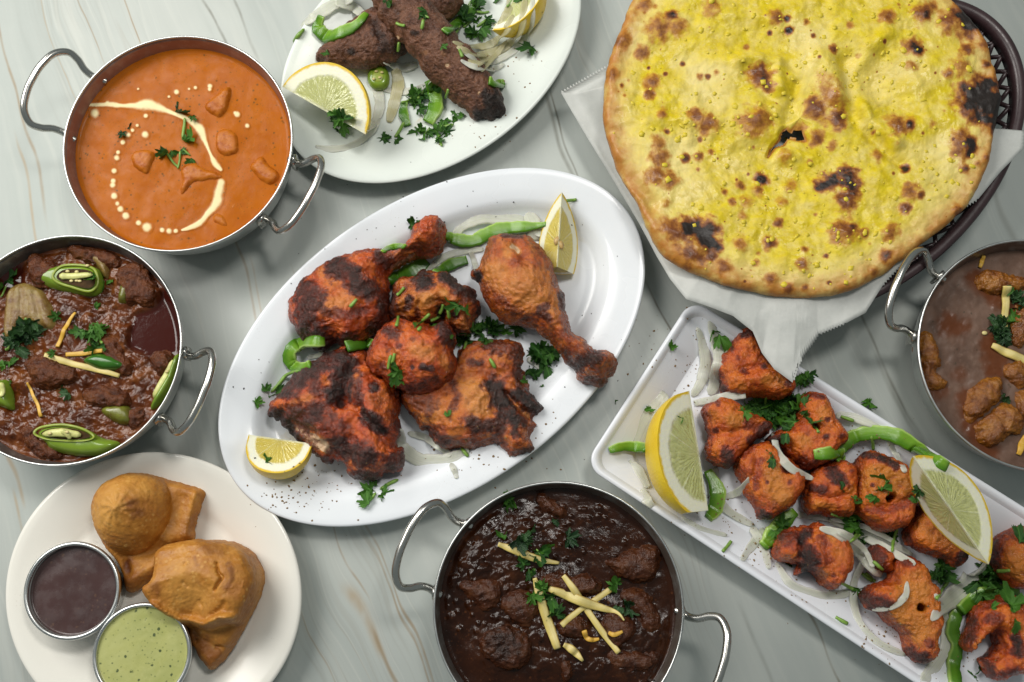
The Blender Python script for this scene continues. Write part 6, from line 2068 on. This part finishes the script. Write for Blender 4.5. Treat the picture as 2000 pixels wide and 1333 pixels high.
pepper('pale green pepper chunk above the half blackened tikka cube', [(1492, 1066, 20), (1512, 1044, 38), (1530, 1020, 32), (1552, 1000, 18)], flat=.6)
pepper('segmented green pepper strip along the right end of the tray', [(1866, 1340, 22), (1862, 1300, 26), (1868, 1262, 22), (1860, 1230, 26), (1868, 1200, 22), (1878, 1188, 20)], PEPPER_D, flat=.6)
pepper('green pepper strip above the curled tikka piece', [(1876, 1192, 20), (1905, 1168, 28), (1945, 1158, 30), (1990, 1156, 26)], PEPPER_D, flat=.6)
herb('coriander leaf near the top corner of the tray', [(1404, 652, 46), (1392, 644, 26)])
herb('coriander scrap on the upper left rim of the tray', [(1309, 681, 18)])
heap('curled coriander tuft under the tip of the paper', 1570, 736, 14, 14, 8, 28, 0, seed=12)
heap('large coriander heap in the middle of the tikka cubes', 1516, 800, 62, 28, 44, 38, 5, seed=13)
heap('lower half of the large coriander heap', 1530, 826, 26, 20, 10, 32, 1, seed=14)
herb('square coriander leaf on the back rim of the tray', [(1700, 787, 30)])
herb('coriander scrap on the broad onion petal', [(1272, 799, 18)])
herb('small coriander leaf on the large lemon wedge', [(1336, 816, 27)])
herb('two toned coriander leaf on the smooth tikka cube', [(1508, 884, 34), (1516, 898, 28)])
herb('coriander leaf right of the large heap', [(1584, 830, 30)])
herb('coriander leaves in the hole of the largest tikka cube', [(1738, 940, 40), (1722, 960, 40), (1712, 968, 24)])
herb('coriander leaf on the small square tikka cube', [(1642, 957, 28)])
heap('coriander clump on the onion bundle', 1672, 1030, 18, 24, 9, 34, 2, seed=15)
herb('coriander sprig right of the onion bundle', [(1742, 1046, 28), (1752, 1052, 22), (1736, 1040, 22)], [[(1752, 1034, 6), (1746, 1054, 7), (1742, 1078, 6)]])
herb('coriander leaf on the pale pepper chunk', [(1528, 1032, 34), (1514, 1036, 24)])
heap('coriander clump beside the drooping tikka piece', 1836, 1118, 16, 22, 8, 32, 1, seed=16)
heap('coriander heap below the right lemon wedge', 1930, 1138, 24, 30, 16, 38, 2, seed=17)
herb('coriander leaf on the curled tikka piece', [(1972, 1186, 46), (1982, 1206, 34)])
herb('coriander leaf on the tikka cube at the right edge', [(1990, 1062, 36)])
herb('coriander leaf at the very bottom of the tray', [(1908, 1322, 32), (1914, 1312, 22)])
herb('coriander leaf behind the right lemon wedge tip', [(1798, 956, 26), (1790, 984, 20)])
herb('coriander flake below the half blackened tikka cube', [(1546, 1104, 24)])
herb('narrow coriander leaf left of the big onion ring', [(1676, 1148, 26)])
herb('coriander flakes on the left side of the largest tikka cube', [(1672, 976, 16), (1682, 984, 14)])
herb('coriander shred on the curled tikka tip', [(1935, 1188, 16)])
herb('coriander fleck on the table by the platter and the tray', [(1201, 781, 13)])
for q, l in zip([(1655, 818, 160), (1590, 834, 130), (1704, 866, 100), (1644, 1212, 150), (1420, 1067, 50), (1694, 1128, 145), (1715, 1105, 140), (1835, 1160, 55), (1848, 1140, 60), (1960, 1115, 3), (1655, 1145, 150), (1636, 1008, 160), (1700, 1128, 140)],
                ['on the tray floor behind the tikka cubes', 'in the skewer hole behind the coriander heap', 'behind the long arched pepper strip', 'on the tray floor below the drooping tikka piece', 'near the lower left rim of the tray', 'on the thick slice of the onion bundle', 'at the end of the onion bundle', 'leaning on the broad onion slice', 'right of the drooping tikka piece', 'leaning on the tikka cube at the right edge', 'at the right end of the ring under the blackened cube', 'on the start of the onion bundle', 'below the onion bundle']):
    bit(q[0], q[1], 'short chopped coriander stalk ' + l, size=26, ang=q[2])

# ---- orange curry
herb('square coriander leaf on the cream stroke', zp1([(910, 583, 36 * 1.0)]), wet=True)
herb('coriander sprig on the middle of the orange curry', zp1([(978, 728, 26), (962, 736, 17), (870, 790, 28), (888, 782, 22), (940, 800, 18), (998, 822, 19), (850, 785, 16), (1000, 605, 16)]),
     [zp1([(962, 615, 6), (957, 670, 7), (952, 725, 5)]), zp1([(870, 800, 4), (905, 850, 5), (930, 870, 5)]), zp1([(940, 790, 5), (935, 830, 5), (925, 880, 4)]), zp1([(955, 780, 5), (990, 810, 4)])])
herb('dull dark herb bits left of the cream dot', zp1([(660, 670, 28), (640, 690, 20)]), wet=True)

# ---- brown masala
chilli('upper slit green chilli slice with pale seeds in the brown masala', zp2([(180, 300), (230, 245), (330, 226), (440, 226), (505, 255), (522, 340), (475, 387), (380, 375), (270, 352), (210, 328)]),
       zp2([(275, 290), (320, 245), (430, 240), (500, 265), (515, 335), (470, 375), (370, 350), (300, 325)]), zp2([(305, 290), (340, 258), (430, 256), (490, 280), (495, 340), (450, 355), (370, 335)]),
       [zp2([(310, 292, 14), (390, 292, 13), (485, 285, 8)])], zp2([(352, 268), (400, 270), (372, 318), (400, 316), (415, 318), (455, 238)]), G2, .010)
chilli('lower slit green chilli slice in the brown masala', zp2([(180, 1112), (230, 1072), (330, 1060), (430, 1080), (510, 1128), (600, 1150), (603, 1180), (530, 1222), (400, 1227), (260, 1198), (225, 1160)]),
       zp2([(190, 1112), (240, 1080), (340, 1070), (440, 1092), (495, 1130), (440, 1150), (330, 1150), (240, 1140)]), zp2([(215, 1112), (260, 1095), (350, 1090), (420, 1110), (440, 1130), (340, 1135), (250, 1128)]),
       [zp2([(220, 1115, 10), (320, 1108, 16), (420, 1120, 12)]), zp2([(320, 1095, 8), (350, 1120, 9), (370, 1140, 6)])], zp2([(260, 1112), (350, 1105)]), G2, .010)
chilli('chilli slice standing against the right rim of the masala', zp2([(768, 980), (800, 900), (860, 800), (898, 700), (926, 703), (908, 800), (862, 905), (802, 972)]), None, None, [zp2([(800, 925, 10), (850, 840, 14), (900, 730, 10)])], zp2([(870, 790)]), G2, .010)
chilli('chilli slice cut by the left edge of the photo', zp2([(-60, 850), (0, 825), (32, 840), (52, 930), (52, 985), (0, 972), (-60, 950)]), None, None, [zp2([(0, 850, 14), (12, 890, 12), (2, 920, 8)])], [], G2, .009)
chunk('dark green chilli piece under the short ginger strip', zp2([(415, 725), (500, 688), (600, 710), (655, 762), (560, 785), (470, 762)]), G2, .009, CHSKIN_D, 300, name='chilli_piece', cat='chilli', D=.005, disp=[(.0002, 90, 2)])
PEP_COOK = m_grill('cooked_green_pepper', (.17, .185, .018), (.13, .13, .016), (.10, .06, .012), pale=(.3, .28, .05), rough=.2, bump=.2, speck=.2)
ON_COOK = m_grill('stewed_onion', (.27, .19, .05), (.21, .12, .028), (.12, .045, .010), pale=(.32, .24, .08), rough=.2, bump=.5, speck=.2)
chunk('large stewed onion petal at the left of the masala', zp2([(30, 350), (120, 318), (230, 380), (282, 520), (262, 572), (190, 565), (120, 545), (60, 615), (5, 605), (5, 450)]), G2, .0065, ON_COOK, 301, name='onion_petal', cat='onion', disp=[(.0006, 60, 2)], relief=[(zp2([(120, 340), (110, 560)]), 5, -.0012), (zp2([(70, 350), (50, 580)]), 4, -.001), (zp2([(180, 380), (220, 560)]), 5, -.0014), (zp2([(145, 400), (160, 540)]), 3, -.0008)])
chunk('stewed onion piece near the top rim of the masala', zp2([(450, 182), (540, 168), (563, 250), (545, 305), (500, 245)]), G2, .0065, ON_COOK, 302, name='onion_petal', cat='onion', D=.005, disp=[(.0004, 60, 2)])
chunk('cooked green pepper piece right of the upper chilli slice', zp2([(598, 412), (620, 320), (690, 268), (698, 330), (655, 425), (605, 425)]), G2, .0065, PEP_COOK, 303, name='pepper_piece', cat='pepper', D=.005, disp=[(.0004, 60, 2)])
chunk('cooked green pepper piece at the lower right of the masala', zp2([(508, 982), (560, 958), (652, 958), (684, 1040), (622, 1065), (540, 1024)]), G2, .0065, PEP_COOK, 304, name='pepper_piece', cat='pepper', D=.006, disp=[(.0004, 60, 2)])
GM = 'ginger strips on the brown masala'
ginger('curved thin ginger strip above the coriander in the masala', zp2([(300, 662, 8), (328, 590, 8.5), (350, 545, 8), (392, 482, 5)]), GINGER_O, group=GM)
ginger('short ginger strip on the dark green chilli piece', zp2([(345, 702, 8), (440, 694, 10), (532, 680, 8)]), GINGER_O, group=GM)
ginger('longest ginger strip across the middle of the masala', zp2([(230, 708, 13), (330, 735, 13), (400, 755, 12), (520, 782, 12), (622, 812, 8)]), GINGER, group=GM)
ginger('thin bent ginger strip at the lower left of the masala', zp2([(143, 848, 4), (165, 895, 6), (195, 960, 6.5), (215, 1025, 7)]), GINGER_O, group=GM)
herb('pale coriander leaf at the left edge of the masala', zp2([(40, 325, 38), (20, 345, 22)]), [zp2([(35, 345, 4), (15, 380, 4), (5, 400, 3)])])
heap('coriander clump on the onion petal', 50, 640, 18, 26, 12, 32, 1, True, seed=20)
heap('coriander clump at the left edge below the onion petal', 28, 668, 20, 16, 9, 30, 1, True, seed=21)
heap('coriander leaves in the middle of the masala', 182, 655, 24, 22, 12, 30, 1, seed=22)
herb('coriander leaves at the lower left edge of the masala', zp2([(45, 770, 34), (30, 762, 22), (62, 838, 26)]))
herb('sunken coriander leaves near the lower ginger strip', zp2([(340, 890, 34), (310, 882, 24), (365, 900, 24)]), wet=True)
for i, (q, lab) in enumerate([((305, 500, 22), 'small coriander leaf above the curved ginger strip'), ((492, 462, 22), 'small coriander leaf right of the curved ginger strip'), ((530, 380, 24), 'small coriander leaf below the upper chilli slice'), ((285, 693, 18), 'dark coriander leaf at the end of the longest ginger strip'), ((590, 325, 18), 'small coriander leaf by the cooked pepper piece'), ((495, 305, 22), 'coriander leaf in the mouth of the upper chilli slice')]):
    herb(lab, zp2([q]))

# ---- dark stew
GS = 'ginger strips on the dark stew'
ginger('top ginger strip above the meat chunks of the dark stew', zp3([(656, 392, 8), (720, 415, 13), (800, 447, 15), (890, 480, 13), (1006, 500, 5)]), group=GS)
ginger('upright thick ginger strip in the dark stew', zp3([(866, 588, 8), (890, 670, 15), (925, 790, 17), (965, 900, 17), (996, 990, 13)]), group=GS)
ginger('long slanting ginger strip at the bottom of the crossing', zp3([(1030, 572, 9), (1090, 650, 13), (1160, 760, 12), (1250, 890, 12), (1348, 1015, 10)]), group=GS)
ginger('narrow ginger strip rising to the right in the crossing', zp3([(1020, 858, 11), (1080, 805, 11), (1150, 752, 10), (1230, 700, 11), (1302, 650, 11)]), group=GS)
ginger('topmost ginger strip of the crossing with a thin curled tip', zp3([(948, 648, 10), (1040, 680, 17), (1150, 725, 18), (1260, 760, 13), (1340, 785, 6), (1380, 830, 3)]), group=GS)
ginger('short ginger piece near the bottom of the dark stew', zp3([(1032, 968, 8), (1070, 990, 14), (1105, 1020, 13), (1142, 1062, 5)]), group=GS)
ginger('curled ginger shaving left of the long slanting strip', zp3([(1150, 890, 10), (1165, 930, 9), (1200, 942, 8), (1235, 935, 5)]), GINGER_O, group=GS)
ginger('curled ginger shaving right of the long slanting strip', zp3([(1290, 900, 6), (1325, 912, 9), (1370, 893, 5)]), GINGER_O, group=GS)
herb('coriander leaf near the top left of the dark stew', zp3([(700, 140, 26), (725, 138, 28), (712, 170, 26)]))
heap('dark coriander clump above the top ginger strip', 1028, 1050, 12, 16, 6, 26, 0, True, seed=30)
herb('bright coriander leaf on the top ginger strip', zp3([(885, 430, 34), (905, 420, 22)]), [zp3([(875, 420, 4), (900, 450, 4), (925, 470, 3)])])
herb('dark wet coriander leaf right of the top clump', zp3([(1046, 355, 32), (1052, 385, 22)]), wet=True)
herb('coriander leaves below the top ginger strip', zp3([(828, 530, 34), (808, 515, 26), (838, 555, 24)]))
herb('small coriander leaf at the left end of the top ginger strip', zp3([(680, 360, 22)]))
herb('tiny coriander leaf below the top meat chunk', zp3([(958, 262, 22)]), wet=True)
herb('coriander sprig inside the ginger crossing', zp3([(930, 668, 34), (978, 690, 32), (905, 655, 20), (842, 676, 30), (990, 770, 30), (985, 800, 24)]), [zp3([(965, 690, 5), (962, 740, 5), (955, 800, 4)])])
herb('coriander leaves right of the ginger crossing', zp3([(1385, 748, 34), (1355, 745, 26), (1405, 765, 24)]), wet=True)
herb('coriander leaf above the curved meat chunk', zp3([(1342, 628, 26), (1325, 630, 18)]))

# ---- greyish curry
GG = 'ginger strips on the greyish curry'
ginger('upright ginger strip below the top meat piece', zp4([(610, 394, 17), (604, 450, 15), (600, 530, 13), (596, 622, 9)]), group=GG)
ginger('slanting ginger strip at the right edge of the photo', zp4([(538, 678, 11), (590, 705, 16), (660, 735, 17), (760, 772, 14)]), group=GG)
ginger('ginger strip tip at the bottom right of the greyish curry', zp4([(700, 1120, 12), (680, 1160, 13), (666, 1205, 9)]), GINGER_O, group=GG)
ginger('sunken ginger strip near the top rim of the greyish curry', zp4([(496, 248, 7), (490, 270, 9), (478, 302, 7)]), GINGER_O, group=GG)
heap('coriander leaves left of the upright ginger strip', 1950, 632, 12, 16, 8, 26, 0, True, seed=40)
heap('coriander leaves below the upright ginger strip', 1960, 660, 14, 14, 8, 26, 0, True, seed=41)
herb('bright coriander leaf right of the upright ginger strip', zp4([(640, 568, 32)]))
heap('coriander leaves right of the upright ginger strip', 1990, 590, 12, 20, 8, 26, 0, True, seed=42)
herb('dark sunken coriander leaf by the knobbly meat piece', zp4([(605, 912, 34), (625, 930, 24)]), wet=True)
herb('pale coriander leaf at the right edge under the top meat piece', zp4([(645, 400, 24)]))
h, _ = drop(1923, 651, .0005)
v, f = loft([np.c_[h.x + .0022 * rr * np.cos(np.linspace(0, 6.283, 10, endpoint=False)), h.y + .0017 * rr * np.sin(np.linspace(0, 6.283, 10, endpoint=False)), np.full(10, h.z + zz)] for zz, rr in ((-.0005, .7), (.0003, 1), (.0009, .6))], cap_first=True, cap_last=True)
tag(mk('pepper_seed', v, f, SEED, None), 'single pale seed floating on the greyish curry', 'seed')

# ---- specks of spice on the plates
SPICE = flat_mat('roast_spice_crumb', (.27, .16, .06), .7, .6, 2000)
PEPR = flat_mat('black_crumb', (.025, .02, .015), .7, .4, 2000)


def around(cs):
    def pick(rs):
        c_ = cs[rs.randint(len(cs))]
        return (c_[0] + rs.normal() * c_[2], c_[1] + rs.normal() * c_[3])
    return pick


crumbs('spice_crumbs', 170, around([(640, 940, 35, 22), (600, 960, 40, 25), (560, 975, 40, 18), (900, 900, 90, 25), (1000, 860, 60, 40)]), .0008, SPICE, 'brown spice crumbs scattered on the chicken platter', 31)
crumbs('spice_crumbs', 300, around([(1480, 1080, 25, 20), (1430, 1000, 40, 30), (1760, 1230, 30, 40), (1720, 1230, 35, 25), (1880, 1300, 40, 25), (1360, 720, 20, 50), (1690, 880, 40, 25), (1620, 1150, 60, 30), (1290, 690, 30, 40)]), .00075, SPICE, 'brown spice crumbs scattered on the tray', 32)
crumbs('charred_crumbs', 70, around([(850, 420, 120, 40), (700, 480, 90, 60), (560, 700, 60, 120), (1130, 620, 60, 120)]), .0006, PEPR, 'black charred crumbs on the rim of the chicken platter', 33)
crumbs('spice_crumbs', 60, around([(900, 270, 60, 18), (960, 170, 50, 50), (1010, 120, 30, 50)]), .0007, SPICE, 'brown crumbs on the kebab plate', 34)
